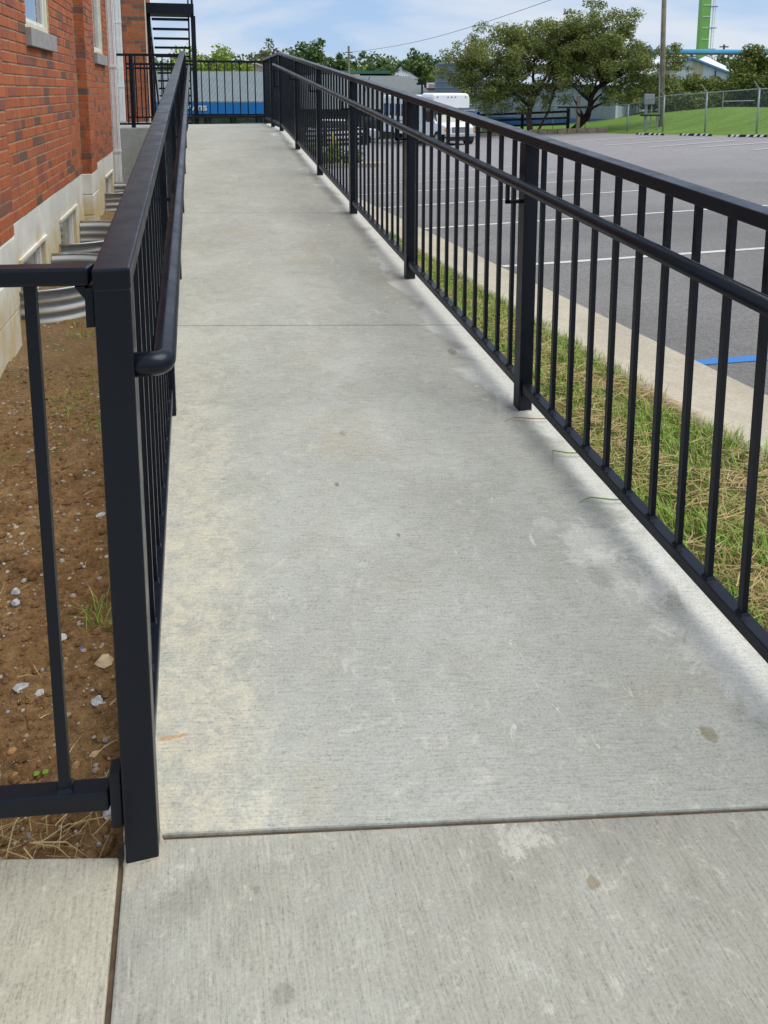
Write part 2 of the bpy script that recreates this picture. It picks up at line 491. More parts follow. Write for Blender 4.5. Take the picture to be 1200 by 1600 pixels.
M['grey_panel'] = corr('blue_grey_wall_panels', (0.36, 0.41, 0.49), 0.5)
M['pale_panel'] = corr('pale_wall_panels', (0.58, 0.63, 0.72), 0.5)
M['white_panel'] = corr('white_wall_panels', (0.60, 0.62, 0.66), 0.5)
M['tan_panel'] = corr('tan_stained_panels', (0.50, 0.44, 0.32), 0.6)
M['blue_band'] = plain('blue_base_band', (0.06, 0.17, 0.42), 0.5, 0.3, var=0.12, scale=1)
M['blue_trim'] = plain('blue_trim', (0.10, 0.26, 0.48), 0.5, 0.3, var=0.05)
M['conveyor_blue'] = plain('conveyor_blue', (0.10, 0.40, 0.60), 0.5, 0.4, var=0.06, scale=0.5)
M['leg_green'] = plain('elevator_green', (0.20, 0.46, 0.10), 0.5, 0.4, var=0.12, scale=0.6)
M['silo_steel'] = corr('silo_steel', (0.17, 0.215, 0.27), 0.45, 0.25)
M['bin_steel'] = corr('bin_roof_steel', (0.38, 0.40, 0.43), 0.4, 0.4)
M['rust_steel'] = plain('rusty_frame', (0.14, 0.09, 0.07), 0.8, 0.2)
M['grey_box'] = plain('meter_grey', (0.26, 0.28, 0.30), 0.5, 0.4)
M['bus_white'] = plain('bus_white_paint', (0.80, 0.82, 0.84), 0.28, 0.5, var=0.03, scale=1)
M['rubber'] = plain('tyre_rubber', (0.02, 0.02, 0.021), 0.85, 0.3)
M['chrome'] = plain('bright_metal', (0.55, 0.57, 0.60), 0.25, 0.5, 0.7, var=0.05)
M['amber'] = plain('amber_lens', (0.75, 0.28, 0.04), 0.3, 0.5)
M['lens'] = plain('clear_lens', (0.62, 0.66, 0.70), 0.2, 0.5)
M['windscreen'] = mk_glass('windscreen', (0.02, 0.045, 0.042), 0.05)
M['joint_fill'] = plain('joint_filler', (0.10, 0.072, 0.048), 0.95, 0.1, var=0.4, scale=30)
M['stone_kerb'] = plain('tan_kerb_stone', (0.30, 0.24, 0.15), 0.9, 0.2, var=0.3, scale=3, bump=0.4)
M['yellow'] = plain('yellow_paint', (0.65, 0.45, 0.04), 0.6, 0.3)
M['silver_wire'] = plain('galvanised_wire', (0.23, 0.27, 0.27), 0.5, 0.4, 0.2)
M['fence_tube'] = plain('galvanised_tube', (0.30, 0.36, 0.37), 0.45, 0.4, 0.3)

# ------------------------------------------------------------------ mesh helpers
ORG = {}
def far(a, d, z):
    """site grid of the far side of the lot: a to the right, d into the distance"""
    return (a * math.cos(CAM_YAW) + d * math.sin(CAM_YAW), -a * math.sin(CAM_YAW) + d * math.cos(CAM_YAW), z)
WY = R(0.45)
WK = -1.08
def wall_pt(s, out, z):
    """building grid: s along the brick wall, out from its main face"""
    k = WK + out
    return (k * math.cos(WY) + s * math.sin(WY), -k * math.sin(WY) + s * math.cos(WY), z)

def ss(a, b, x):
    t = min(max((x - a) / (b - a), 0), 1)
    return t * t * (3 - 2 * t)
def gz(X, Y):
    a = X * math.cos(CAM_YAW) - Y * math.sin(CAM_YAW)
    D = X * math.sin(CAM_YAW) + Y * math.cos(CAM_YAW)
    N = -.3 - .033 * max(Y, -5)
    F = -1.17 - .0132 * min(max(D, 0), 62) + .0467 * min(max(a, -8), 24)
    w = ss(15, 38, D)
    return N * (1 - w) + F * w
def gzf(a, d):
    x, y, _ = far(a, d, 0)
    return gz(x, y)

def tag(o, label=None, cat=None, group=None, kind=None):
    if label: o['label'] = label
    if cat: o['category'] = cat
    if group: o['group'] = group
    if kind: o['kind'] = kind
    return o
def thing(name, loc, label, cat, group=None):
    o = bpy.data.objects.new(name, None)
    o.empty_display_size = 0.1
    o.location = loc
    C.objects.link(o)
    ORG[o.name] = Vector(loc)
    return tag(o, label, cat, group)

class MB:
    def __init__(self, T=None):
        self.v, self.f, self.T = [], [], T
    def pt(self, p):
        self.v.append(self.T(*p) if self.T else tuple(p)); return len(self.v) - 1
    def poly(self, *pts):
        self.f.append([self.pt(p) for p in pts]); return self
    def hexa(self, p):
        """8 points: bottom ring 0-3 (ccw from above), top ring 4-7"""
        i = [self.pt(q) for q in p]
        for q in ((3, 2, 1, 0), (4, 5, 6, 7), (0, 1, 5, 4), (1, 2, 6, 5), (2, 3, 7, 6), (3, 0, 4, 7)):
            self.f.append([i[k] for k in q])
        return self
    def box(self, x0, x1, y0, y1, z0, z1):
        return self.hexa([(x0, y0, z0), (x1, y0, z0), (x1, y1, z0), (x0, y1, z0), (x0, y0, z1), (x1, y0, z1), (x1, y1, z1), (x0, y1, z1)])
    def bar(self, p0, p1, w, h, upv=(0, 0, 1)):
        """rectangular bar p0->p1, w sideways, h along up; up kept vertical"""
        p0, p1 = Vector(p0), Vector(p1)
        d = (p1 - p0).normalized()
        up = Vector(upv)
        s = d.cross(up)
        if s.length < 1e-4: s = Vector((1, 0, 0)); up = Vector((0, 1, 0))
        s.normalize()
        s *= w / 2; u = up * (h / 2)
        return self.hexa([p0 - s - u, p0 + s - u, p1 + s - u, p1 - s - u, p0 - s + u, p0 + s + u, p1 + s + u, p1 - s + u])
    def tube(self, path, r, seg=12, cap=True):
        path = [Vector(p) for p in path]
        rs = r if isinstance(r, (list, tuple)) else [r] * len(path)
        rings = []
        ref = None
        for i, p in enumerate(path):
            a = path[max(i - 1, 0)]; b = path[min(i + 1, len(path) - 1)]
            d = (b - a).normalized()
            if ref is None:
                ref = d.orthogonal().normalized()
            ref = (ref - d * ref.dot(d))
            if ref.length < 1e-5: ref = d.orthogonal()
            ref.normalize()
            s = d.cross(ref)
            ring = [self.pt(p + (ref * math.cos(2 * math.pi * k / seg) + s * math.sin(2 * math.pi * k / seg)) * rs[i]) for k in range(seg)]
            rings.append(ring)
        for A, B in zip(rings, rings[1:]):
            for k in range(seg):
                self.f.append([A[k], A[(k + 1) % seg], B[(k + 1) % seg], B[k]])
        if cap:
            self.f.append(list(reversed(rings[0]))); self.f.append(rings[-1])
        return self
    def prism(self, outline, z0, z1):
        b = [self.pt((x, y, z0)) for x, y in outline]
        t = [self.pt((x, y, z1)) for x, y in outline]
        n = len(b)
        self.f.append(list(reversed(b))); self.f.append(t)
        for k in range(n):
            self.f.append([b[k], b[(k + 1) % n], t[(k + 1) % n], t[k]])
        return self
    def extrude(self, ring0, ring1):
        a = [self.pt(p) for p in ring0]; b = [self.pt(p) for p in ring1]
        n = len(a)
        self.f.append(list(reversed(a))); self.f.append(b)
        for k in range(n):
            self.f.append([a[k], a[(k + 1) % n], b[(k + 1) % n], b[k]])
        return self
    def build(self, name, mat, parent=None, smooth=False, bevel=0, recalc=True):
        me = bpy.data.meshes.new(name)
        org = ORG[parent.name] if parent is not None else Vector((0, 0, 0))
        me.from_pydata([(p[0] - org[0], p[1] - org[1], p[2] - org[2]) for p in self.v], [], self.f)
        me.update()
        if recalc:
            import bmesh
            bm = bmesh.new(); bm.from_mesh(me)
            bmesh.ops.recalc_face_normals(bm, faces=bm.faces)
            bm.to_mesh(me); bm.free()
        return link_mesh(name, me, mat, parent, smooth, bevel)
def link_mesh(name, me, mat, parent=None, smooth=False, bevel=0, loc=None):
    if mat and not me.materials: me.materials.append(M[mat] if isinstance(mat, str) else mat)
    o = bpy.data.objects.new(name, me)
    C.objects.link(o)
    if parent is not None:
        o.parent = parent
        ORG[o.name] = ORG[parent.name]
    else:
        ORG[o.name] = Vector((0, 0, 0))
    if loc is not None:
        o.location = loc
    if smooth:
        me.polygons.foreach_set('use_smooth', [True] * len(me.polygons))
    if bevel:
        b = o.modifiers.new('bevel', 'BEVEL'); b.width = bevel; b.segments = 2; b.limit_method = 'ANGLE'
    return o
def box_mesh(name, x0, x1, y0, y1, z0, z1, mat):
    mb = MB(); mb.box(x0, x1, y0, y1, z0, z1)
    me = bpy.data.meshes.new(name); me.from_pydata(mb.v, [], mb.f); me.update()
    me.materials.append(M[mat]); return me
def struct(o, label=None):
    o['kind'] = 'structure'
    if label: o['label'] = label
    return o
def quads(name, V, mat, parent=None):
    """V: (n,4,3) array of separate quads"""
    n = len(V)
    me = bpy.data.meshes.new(name)
    org = np.array(ORG[parent.name]) if parent is not None else np.zeros(3)
    V = np.asarray(V, dtype=np.float32) - org
    me.vertices.add(n * 4); me.vertices.foreach_set('co', V.reshape(-1))
    me.loops.add(n * 4); me.loops.foreach_set('vertex_index', np.arange(n * 4, dtype=np.int32))
    me.polygons.add(n); me.polygons.foreach_set('loop_start', np.arange(0, n * 4, 4, dtype=np.int32))
    me.update(calc_edges=True)
    return link_mesh(name, me, mat, parent)

rng = np.random.default_rng(7)
random.seed(5)

# ------------------------------------------------------------------ ground, lot, kerb
def grid_surface(name, A, D, zf, mat, pt=far):
    v = []; f = []
    for d in D:
        for a in A:
            v.append(pt(a, d, zf(a, d)))
    na = len(A)
    for j in range(len(D) - 1):
        for i in range(na - 1):
            f.append((j * na + i, j * na + i + 1, (j + 1) * na + i + 1, (j + 1) * na + i))
    mb = MB(); mb.v = v; mb.f = f
    return mb.build(name, mat, smooth=True, recalc=False)

A_ = [-900, -400, -160, -80, -50, -36] + list(range(-28, 32, 2)) + [36, 50, 90, 200, 500, 900]
D_ = [-60, -20, -8] + list(range(-4, 66, 2)) + [72, 90, 130, 200, 400, 900, 1800]
struct(grid_surface('ground', A_, D_, lambda a, d: gzf(a, d) - 0.25 - 0.6 * ss(60, 140, d), 'field'))

# parking lot: near edge at the kerb (x = 3.2), far edge on a line of stone kerb, wheel stops and lawn
LOT_X0 = 3.20
far_edge = [(-30, 52.0), (-6, 50.5), (4, 49.6), (9.2, 48.3), (13.4, 46.6), (14.0, 43.6), (16.0, 40.4), (18.2, 36.7), (21, 32.0), (26, 24), (34, 12), (40, -6)]
def far_limit(a):
    for (a0, d0), (a1, d1) in zip(far_edge, far_edge[1:]):
        if a0 <= a <= a1: return d0 + (d1 - d0) * (a - a0) / (a1 - a0)
    return -6
def build_lot():
    mb = MB()
    # columns in the far grid clipped against the kerb line and the far edge
    As = np.arange(-18, 40.01, 1.0)
    idx = {}
    def P(a, d):
        k = (round(a, 4), round(d, 4))
        if k not in idx:
            idx[k] = mb.pt(far(a, d, gzf(a, d)))
        return idx[k]
    def dmin(a):   # x = LOT_X0 line in far coords: a cos + d sin = X0
        return max((LOT_X0 - a * math.cos(CAM_YAW)) / math.sin(CAM_YAW), -10.0)
    for a0, a1 in zip(As, As[1:]):
        l0, l1, h0, h1 = dmin(a0), dmin(a1), far_limit(a0), far_limit(a1)
        if h0 <= l0 + .01 or h1 <= l1 + .01: continue
        n = 40
        for k in range(n):
            t0, t1 = k / n, (k + 1) / n
            mb.f.append([P(a0, l0 + (h0 - l0) * t0), P(a1, l1 + (h1 - l1) * t0), P(a1, l1 + (h1 - l1) * t1), P(a0, l0 + (h0 - l0) * t1)])
    return mb.build('parking_lot', 'asphalt', smooth=True)
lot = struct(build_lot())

def stripe(p0, p1, w, mat, n=14, lift=0.005):
    mb = MB()
    p0, p1 = Vector((*p0, 0)), Vector((*p1, 0))
    d = (p1 - p0).normalized(); s = Vector((-d.y, d.x, 0)) * w / 2
    rows = []
    for k in range(n + 1):
        c = p0.lerp(p1, k / n)
        rows.append([mb.pt((q.x, q.y, gz(q.x, q.y) + lift)) for q in (c - s, c + s)])
    for a, b in zip(rows, rows[1:]): mb.f.append([a[0], a[1], b[1], b[0]])
    return mb.build('stripe', mat, lot)
stripe((3.22, 4.26), (9.2, 3.86), 0.105, 'stripe_blue')['label'] = 'blue painted bay line'
for p0, p1 in (((3.26, 7.66), (9.4, 7.95)), ((3.24, 10.60), (9.98, 11.52)), ((3.24, 13.25), (9.57, 14.70)), ((3.37, 15.63), (10.2, 17.84)), ((3.8, 18.13), (10.8, 20.99)), ((3.8, 20.9), (10.9, 24.2))):
    stripe(p0, p1, 0.10, 'stripe_white')
for p0, p1 in (((9.18, 38.7), (14.6, 40.6)), ((10.12, 35.3), (15.35, 36.83)), ((11.4, 33.14), (15.95, 34.86)), ((13.18, 32.07), (17.4, 33.3)), ((14.46, 29.96), (18.6, 31.6))):
    stripe(far(*p0, 0)[:2], far(*p1, 0)[:2], 0.11, 'stripe_faded', lift=0.028)

# kerb between verge and lot
def kerb_run():
    mb = MB()
    ys = np.concatenate([np.arange(-3, 30, 0.5)])
    prev = None
    for y in ys:
        g = -.3 - .033 * y
        xi = 2.42 + 0.06 * ss(3, 9, y)
        ring = [mb.pt(p) for p in ((LOT_X0 + .02, y, g + .012), (2.82, y, g + .014), (2.66, y, g + .05), (xi + .10, y, g + .112), (xi, y, g + .118), (xi, y, g - .2))]
        if prev: 
            for k in range(5): mb.f.append([prev[k], prev[k + 1], ring[k + 1], ring[k]])
        prev = ring
    return mb.build('kerb', 'kerb_concrete', smooth=True)
struct(kerb_run(), 'worn tan concrete kerb along the verge')

# ------------------------------------------------------------------ walks and ramp
def ramp_z(y): return max(0.0, (y - 1.25) / 12.0) if y < 10.85 else 0.80
LX, RX = -0.168, 1.312
def slab(name, corners, zf, mat, thick=0.35, n=6, parent=None, bevel=0.004):
    """corners: near-left, near-right, far-right, far-left"""
    nl, nr, fr, fl = [Vector((*c, 0)) for c in corners]
    mb = MB()
    T, B = [], []
    for k in range(n + 1):
        t = k / n
        l = nl.lerp(fl, t); r = nr.lerp(fr, t)
        T.append([mb.pt((l.x, l.y, zf(l.y))), mb.pt((r.x, r.y, zf(r.y)))])
        B.append([mb.pt((l.x, l.y, zf(l.y) - thick)), mb.pt((r.x, r.y, zf(r.y) - thick))])
    for k in range(n):
        mb.f.append([T[k][0], T[k][1], T[k + 1][1], T[k + 1][0]])
        mb.f.append([B[k][1], B[k][0], B[k + 1][0], B[k + 1][1]])
        mb.f.append([T[k][0], T[k + 1][0], B[k + 1][0], B[k][0]])
        mb.f.append([T[k + 1][1], T[k][1], B[k][1], B[k + 1][1]])
    mb.f.append([T[0][1], T[0][0], B[0][0], B[0][1]])
    mb.f.append([T[n][0], T[n][1], B[n][1], B[n][0]])
    return mb.build(name, mat, parent, bevel=bevel)

walk = slab('sidewalk', ((-.163, -3), (2.42, -3), (2.42, 0.788), (-.163, 1.298)), lambda y: 0.0, 'walk_concrete')
struct(walk)
side = slab('sidewalk', ((-3.5, -3), (-.172, -3), (-.172, 1.270), (-3.5, 2.06)), lambda y: -0.001, 'side_concrete')
struct(side)
JG = 0.0035
joints = [(1.304, 1.012), (3.81, 3.53), (6.17, 5.93), (10.95, 10.85)]
rampR = None
for i, ((a0, b0), (a1, b1)) in enumerate(zip(joints, joints[1:])):
    g0 = 0.002 if i == 0 else JG
    zf = (lambda y: max(0.0, (y - 1.25) / 12.0))
    o = slab('ramp', ((LX, a0 + g0), (RX, b0 + g0), (RX, b1 - JG), (LX, a1 - JG)), zf, 'ramp_concrete', thick=1.3, n=10)
    struct(o)
o = slab('landing', ((LX, 10.95 + JG), (RX, 10.85 + JG), (RX, 13.25), (LX, 13.25)), lambda y: 0.80, 'ramp_concrete', thick=2.2, n=2)
struct(o)
o = slab('landing', ((-2.3, 12.15), (LX - .004, 12.05), (LX - .004, 14.40), (-2.3, 14.40)), lambda y: 0.802, 'wall_concrete', thick=1.6, n=2)
struct(o, 'raised concrete porch slab beside the brick wing')
fill = MB()
fill.box(-.176, -.158, -3, 1.30, -.1, -.007)
fill.hexa([(-.157, 1.28, -.1), (2.4, .77, -.1), (2.4, .82, -.1), (-.157, 1.33, -.1), (-.157, 1.28, -.0055), (2.4, .77, -.0055), (2.4, .82, -.0055), (-.157, 1.33, -.0055)])
struct(fill.build('expansion_joint', 'joint_fill'))

# ------------------------------------------------------------------ dirt bed and verge
def fbm(x, y, s, o=4):
    v = 0; a = 1; t = 0
    for _ in range(o):
        v += a * mnoise.noise(Vector((x * s, y * s, 3.1))); t += a; a *= .5; s *= 2.1
    return v / t
def dirt_z(x, y):
    b = -0.035 - 0.02 * ss(1.5, 4, y)
    m = fbm(x, y, 2.2) * 0.035 + fbm(x, y, 12, 3) * 0.022 + fbm(x + 9, y, 42, 2) * 0.011
    edge = ss(1.28, 1.42, y)
    return b + m * (0.4 + 0.6 * edge) + 0.03 * ss(-.85, -1.08, x) * (1 if y > 4 else 0)
def build_dirt():
    ys = list(np.arange(1.24, 3.0, 0.011)) + list(np.arange(3.0, 6.0, 0.025)) + list(np.arange(6, 12.3, .06))
    xs = np.arange(-2.2, -.15, 0.014)
    mb = MB(); nx = len(xs)
    for y in ys:
        for x in xs: mb.v.append((x, y, dirt_z(x, y)))
    for j in range(len(ys) - 1):
        for i in range(nx - 1):
            mb.f.append((j * nx + i, j * nx + i + 1, (j + 1) * nx + i + 1, (j + 1) * nx + i))
    return mb.build('dirt_bed', 'dirt', smooth=True, recalc=False)
struct(build_dirt(), 'bare brown dirt bed between building and ramp')

def verge_z(x, y):
    zi = -0.045 - 0.02 * ss(2, 8, y); zo = -.3 - .033 * y + .10
    t = min(max((x - RX) / (2.42 - RX), 0), 1)
    return zi * (1 - t) + zo * t + fbm(x, y, 3.0, 3) * 0.03
def build_verge():
    ys = np.arange(.2, 30, 0.08); xs = np.linspace(1.29, 2.50, 20)
    mb = MB(); nx = len(xs)
    for y in ys:
        for x in xs: mb.v.append((x, y, verge_z(x, y)))
    for j in range(len(ys) - 1):
        for i in range(nx - 1):
            mb.f.append((j * nx + i, j * nx + i + 1, (j + 1) * nx + i + 1, (j + 1) * nx + i))
    return mb.build('verge', 'verge_soil', smooth=True, recalc=False)
struct(build_verge(), 'grassy verge strip between ramp and kerb')

def blades(n, xr, yr, zf, h, w, lean, density=None, flat=False, curl=0.3):
    """separate two-segment strips as quads"""
    out = []
    tries = 0
    while len(out) < n * 2 and tries < n * 6:
        tries += 1
        x = random.uniform(*xr)
        y = yr[0] + (yr[1] - yr[0]) * random.random() ** 1.7
        if density and random.random() > density(x, y): continue
        z = zf(x, y)
        hh = h * random.uniform(.5, 1.4); ww = w * random.uniform(.6, 1.3)
        th = random.uniform(0, 2 * math.pi)
        ax = Vector((math.cos(th), math.sin(th), 0)); sd_ = Vector((-math.sin(th), math.cos(th), 0))
        p0 = Vector((x, y, z))
        if flat:
            p0.z += random.uniform(0.004, 0.045)
            d = (ax + Vector((0, 0, random.uniform(-.22, .22)))).normalized()
            th2 = random.uniform(-curl, curl)
            d2 = (d + sd_ * th2 + Vector((0, 0, random.uniform(-.25, .1)))).normalized()
            p1 = p0 + d * hh * .5; p2 = p1 + d2 * hh * .5
        else:
            l = random.uniform(.1, lean)
            p1 = p0 + Vector((0, 0, hh * .55)) + ax * hh * l * .35
            p2 = p1 + Vector((0, 0, hh * .45 * (1 - l * .5))) + ax * hh * l * .8
        s = sd_ * ww / 2
        if flat: s = (s + Vector((0, 0, ww * .25)))
        out.append([p0 - s, p0 + s, p1 + s * .8, p1 - s * .8])
        out.append([p1 - s * .8, p1 + s * .8, p2 + s * .15, p2 - s * .15])
    return np.array([[tuple(q) for q in f] for f in out], dtype=np.float32)
def gden(x, y):
    g = fbm(x, y * .8, 2.3, 3) * 1.4
    return min(max(.80 + g * 1.7 + .25 * ss(5, 8, y) + 0.25 * ss(1.45, 1.33, x), 0.05), 1)
tag(quads('verge_grass', blades(38000, (1.315, 2.5), (.9, 16), verge_z, .065, .0042, 1.1, gden), 'grass'), 'green grass growing through straw beside the ramp', 'grass', kind='stuff')
tag(quads('straw_mulch', blades(11500, (1.325, 2.46), (.9, 9), verge_z, .12, .0028, 1, lambda x, y: .95 - .8 * gden(x, y), flat=True), 'straw'), 'dry straw scattered over the verge grass', 'straw', kind='stuff')

# stones and weeds on the dirt
def rock(mb, c, r, flat=.6, n=8, seed=None):
    rr = random.Random(seed)
    top = []; mid = []; bot = []
    th0 = rr.uniform(0, 6.28); ax = rr.uniform(.65, 1.0)
    cs, sn = math.cos(th0), math.sin(th0)
    for k in range(n):
        t = 2 * math.pi * k / n
        m = rr.uniform(.78, 1.15)
        x, y = r * m * math.cos(t), r * ax * m * math.sin(t)
        X, Y = x * cs - y * sn, x * sn + y * cs
        z1 = rr.uniform(.5, .9) * r * flat
        mid.append(mb.pt((c[0] + X, c[1] + Y, c[2] + rr.uniform(.1, .3) * r * flat)))
        top.append(mb.pt((c[0] + X * .62, c[1] + Y * .62, c[2] + z1)))
        bot.append(mb.pt((c[0] + X * .7, c[1] + Y * .7, c[2] - r * .5)))
    for k in range(n):
        j = (k + 1) % n
        mb.f.append([bot[k], bot[j], mid[j], mid[k]])
        mb.f.append([mid[k], mid[j], top[j], top[k]])
    mb.f.append(top)
mb = MB()
for k in range(1500):
    y = 1.33 + 2.9 * random.random() ** 1.35; x = random.uniform(-.95, -.185)
    if fbm(x, y, 5) < -.25: continue
    rock(mb, (x, y, dirt_z(x, y) + .001), random.choice((.0022, .003, .004, .006)) * random.uniform(.8, 1.3), .8, 6)
for k in range(260):
    y = random.uniform(4.2, 9); x = random.uniform(-1.0, -.2)
    rock(mb, (x, y, dirt_z(x, y)), random.uniform(.006, .014), .7, 6)
for k in range(170):
    y = 1.34 + 2.4 * random.random() ** 1.2; x = random.uniform(-.95, -.195)
    rock(mb, (x, y, dirt_z(x, y) + .001), random.uniform(.0055, .0115), .7, 7)
tag(mb.build('gravel', 'stone'), 'small pale and orange gravel chips in the dirt', 'gravel', kind='stuff')

mb = MB()
for k in range(3200):
    y = 1.31 + 2.8 * random.random() ** 1.3; x = random.uniform(-.95, -.185)
    rock(mb, (x, y, dirt_z(x, y) - .001), random.choice((.004, .006, .009, .013)) * random.uniform(.7, 1.3), .75, 7)
tag(mb.build('soil_clods', 'dirt'), 'crumbly brown clods lying on the dirt bed', 'soil', kind='stuff')

def put_rock(name, x, y, r, mat, label, seed, group='loose stones on the dirt bed', flat=.55):
    t = MB(); rock(t, (x, y, dirt_z(x, y) + .002), r, flat, 9, seed)
    return tag(t.build(name, mat), label, 'stone', group)
DIRT_STONES = [
    (-.438, 1.783, .019, 'pale_stone', 'angular speckled grey stone at the left, beside the single near baluster', .6),
    (-.394, 1.756, .017, 'pale_stone', 'angular pale stone touching the near baluster on its left', .5),
    (-.258, 1.701, .018, 'pale_stone', 'long pale grey stone right of the near baluster', .5),
    (-.252, 1.823, .026, 'tan_stone', 'large flat tan stone against the near post', .35),
    (-.526, 2.174, .016, 'pale_stone', 'rounded pale stone, upper one of a pair at the left edge', .8),
    (-.514, 2.115, .014, 'pale_stone', 'rounded pale stone, lower one of a pair at the left edge', .8),
    (-.338, 2.547, .017, 'pale_stone', 'pale stone high up by the left side of the near post', .6),
    (-.362, 1.486, .017, 'pale_stone', 'pale stone just above the bottom rail of the near panel', .5),
    (-.370, 1.935, .016, 'pale_stone', 'pale stone between the near baluster and the weed tuft', .6),
    (-.247, 1.550, .011, 'tan_stone', 'small round tan pebble left of the near post foot', .8),
    (-.203, 1.396, .017, 'pale_stone', 'grey stone wedged under the bracket at the near post', .6)]

# ------------------------------------------------------------------ railings
POST = 0.056
def rot_box(mb, cx, cy, w, z0, z1, ang=0.0):
    c, s = math.cos(ang), math.sin(ang)
    q = [(cx + (x * c - y * s), cy + (x * s + y * c)) for x, y in ((-w / 2, -w / 2), (w / 2, -w / 2), (w / 2, w / 2), (-w / 2, w / 2))]
    mb.hexa([(x, y, z0) for x, y in q] + [(x, y, z1) for x, y in q])
    return mb

def sloped_railing(root, xf, y0, y1, posts, side, hand_y, y_flat=None, bal_pitch=0.1305, hx=0.072):
    """railing along the ramp; xf(y) centre line, side = +1 if the handrail is on the +x side"""
    yk = 10.85
    def zt(y): return (min(y, yk) - 1.25) / 12.0
    ends = [y0] + ([yk] if y1 > yk > y0 else []) + [y1]
    H1 = 1.082
    for a, b in zip(ends, ends[1:]):
        MB().bar((xf(a), a, zt(a) + H1 - .018), (xf(b), b, zt(b) + H1 - .018), .058, .036).build('top_rail', 'black', root, bevel=.004)
    for a, b in zip(posts, posts[1:]):
        MB().bar((xf(a), a + POST / 2, zt(a + POST / 2) + .098), (xf(b), b - POST / 2, zt(b - POST / 2) + .098), .038, .034).build('bottom_rail', 'black', root, bevel=.003)
    pm = None
    for y in posts:
        z0 = (zt(y) if y < yk else .80)
        mb = MB(); rot_box(mb, xf(y), y, POST, z0 - .02, zt(y) + H1 - .035)
        o = mb.build('post', 'black', root, bevel=.003)
        if y < yk:
            g = MB(); pts_ = []
            rg = random.Random(int(y * 100) + side)
            for q in range(36):
                th = 2 * math.pi * q / 36 + .2
                rr0 = .0325 / max(abs(math.cos(th)), abs(math.sin(th)), .78) * rg.uniform(.96, 1.07)
                pts_.append((xf(y) + rr0 * math.cos(th), y + rr0 * math.sin(th)))
            lo_ = [(p[0], p[1], max(0, (p[1] - 1.25) / 12) - .004) for p in pts_]
            hi_ = [(xf(y) + (p[0] - xf(y)) * .9, y + (p[1] - y) * .9, max(0, (p[1] - 1.25) / 12) + .0035) for p in pts_]
            g.extrude(lo_, hi_); g.build('grout', 'grout', root)
        if y != posts[0] or side < 0:
            for yy in (y - POST / 2 - .004, y + POST / 2 + .004):
                w = MB(); w.box(xf(y) - .017, xf(y) + .017, yy - .004, yy + .004, zt(yy) + .06, zt(yy) + .135)
                w.build('bracket', 'black', o)
    # balusters share one mesh per railing
    hb = H1 - .036 - .113
    mb = MB(); mb.box(-.0078, .0078, -.0078, .0078, -.004, hb + .006)
    mb.hexa([(-.0145, -.0145, -.003), (.0145, -.0145, -.003), (.0145, .0145, -.003), (-.0145, .0145, -.003),
             (-.009, -.009, .007), (.009, -.009, .007), (.009, .009, .007), (-.009, .009, .007)])
    me = bpy.data.meshes.new('baluster'); me.from_pydata(mb.v, [], mb.f); me.update(); me.materials.append(M['black'])
    for a, b in zip(posts, posts[1:]):
        n = max(2, round((b - a) / bal_pitch))
        for k in range(1, n):
            y = a + (b - a) * k / n
            p = Vector((xf(y), y, zt(y) + .115)) - ORG[root.name]
            link_mesh('baluster', me, None, root, loc=p)
    # handrail
    a, b = hand_y
    HZ = .912
    hxf = lambda y: xf(y) + side * hx
    path = []
    if side > 0:
        path.append((xf(a) + POST / 2 - .01, a, zt(a) + HZ))
        for q in range(7):
            th = math.pi / 2 * q / 6
            path.append((hxf(a) - .016 + .016 * math.sin(th), a + .016 - .016 * math.cos(th), zt(a) + HZ))
    else:
        path.append((hxf(a), a, zt(a) + HZ))
    n = 10
    for k in range(1, n + 1):
        y = a + (b - a) * k / n
        path.append((hxf(y), y, zt(y) + HZ))
    if b > 10.9 and side < 0:
        e = path[-1]
        path += [(e[0], b + .03, e[2] - .01)]
    MB().tube(path, .0205, 16).build('handrail', 'black', root, smooth=True)
    if side < 0:
        e = path[-1]
        lp = MB()
        lp.bar((e[0], e[1], e[2]), (e[0], e[1], e[2] - .30), .022, .022)
        lp.bar((e[0], e[1], e[2] - .30), (e[0] + .06, e[1] + .0, e[2] - .30), .022, .022)
        lp.build('handrail_return', 'black', root)
    for y in posts[1:]:
        if y > b: continue
        br = MB()
        hz = zt(y) + HZ
        br.bar((hxf(y), y, hz - .015), (hxf(y), y, hz - .092), .013, .013)
        br.bar((hxf(y) - side * .0065 * -1, y, hz - .086), (xf(y) + side * POST / 2, y, hz - .086), .013, .013)
        br.build('handrail_bracket', 'black', root)
    return root

lxf = lambda y: -.1305 + .0062 * (y - 1.25)
left_posts = [1.277, 2.90, 4.53, 6.16, 7.79, 9.42, 11.05, 12.0]
rl = thing('guard_railing', (lxf(1.277), 1.277, 0), 'black metal railing up the left side of the ramp, nearest post at the joint', 'railing')
sloped_railing(rl, lxf, 1.249, 12.0, left_posts, +1, (1.272, 10.2))
# front face plate of the near post carrying the mitred rail end
rxf = lambda y: 1.232
right_posts = [1.03, 2.665, 4.29, 5.92, 7.54, 9.16, 10.80, 11.95, 13.15]
rr_ = thing('guard_railing', (1.232, 1.03, 0), 'black metal railing with round handrail along the right side of the ramp', 'railing')
sloped_railing(rr_, rxf, .98, 13.15, right_posts, -1, (.90, 10.9), hx=.085)

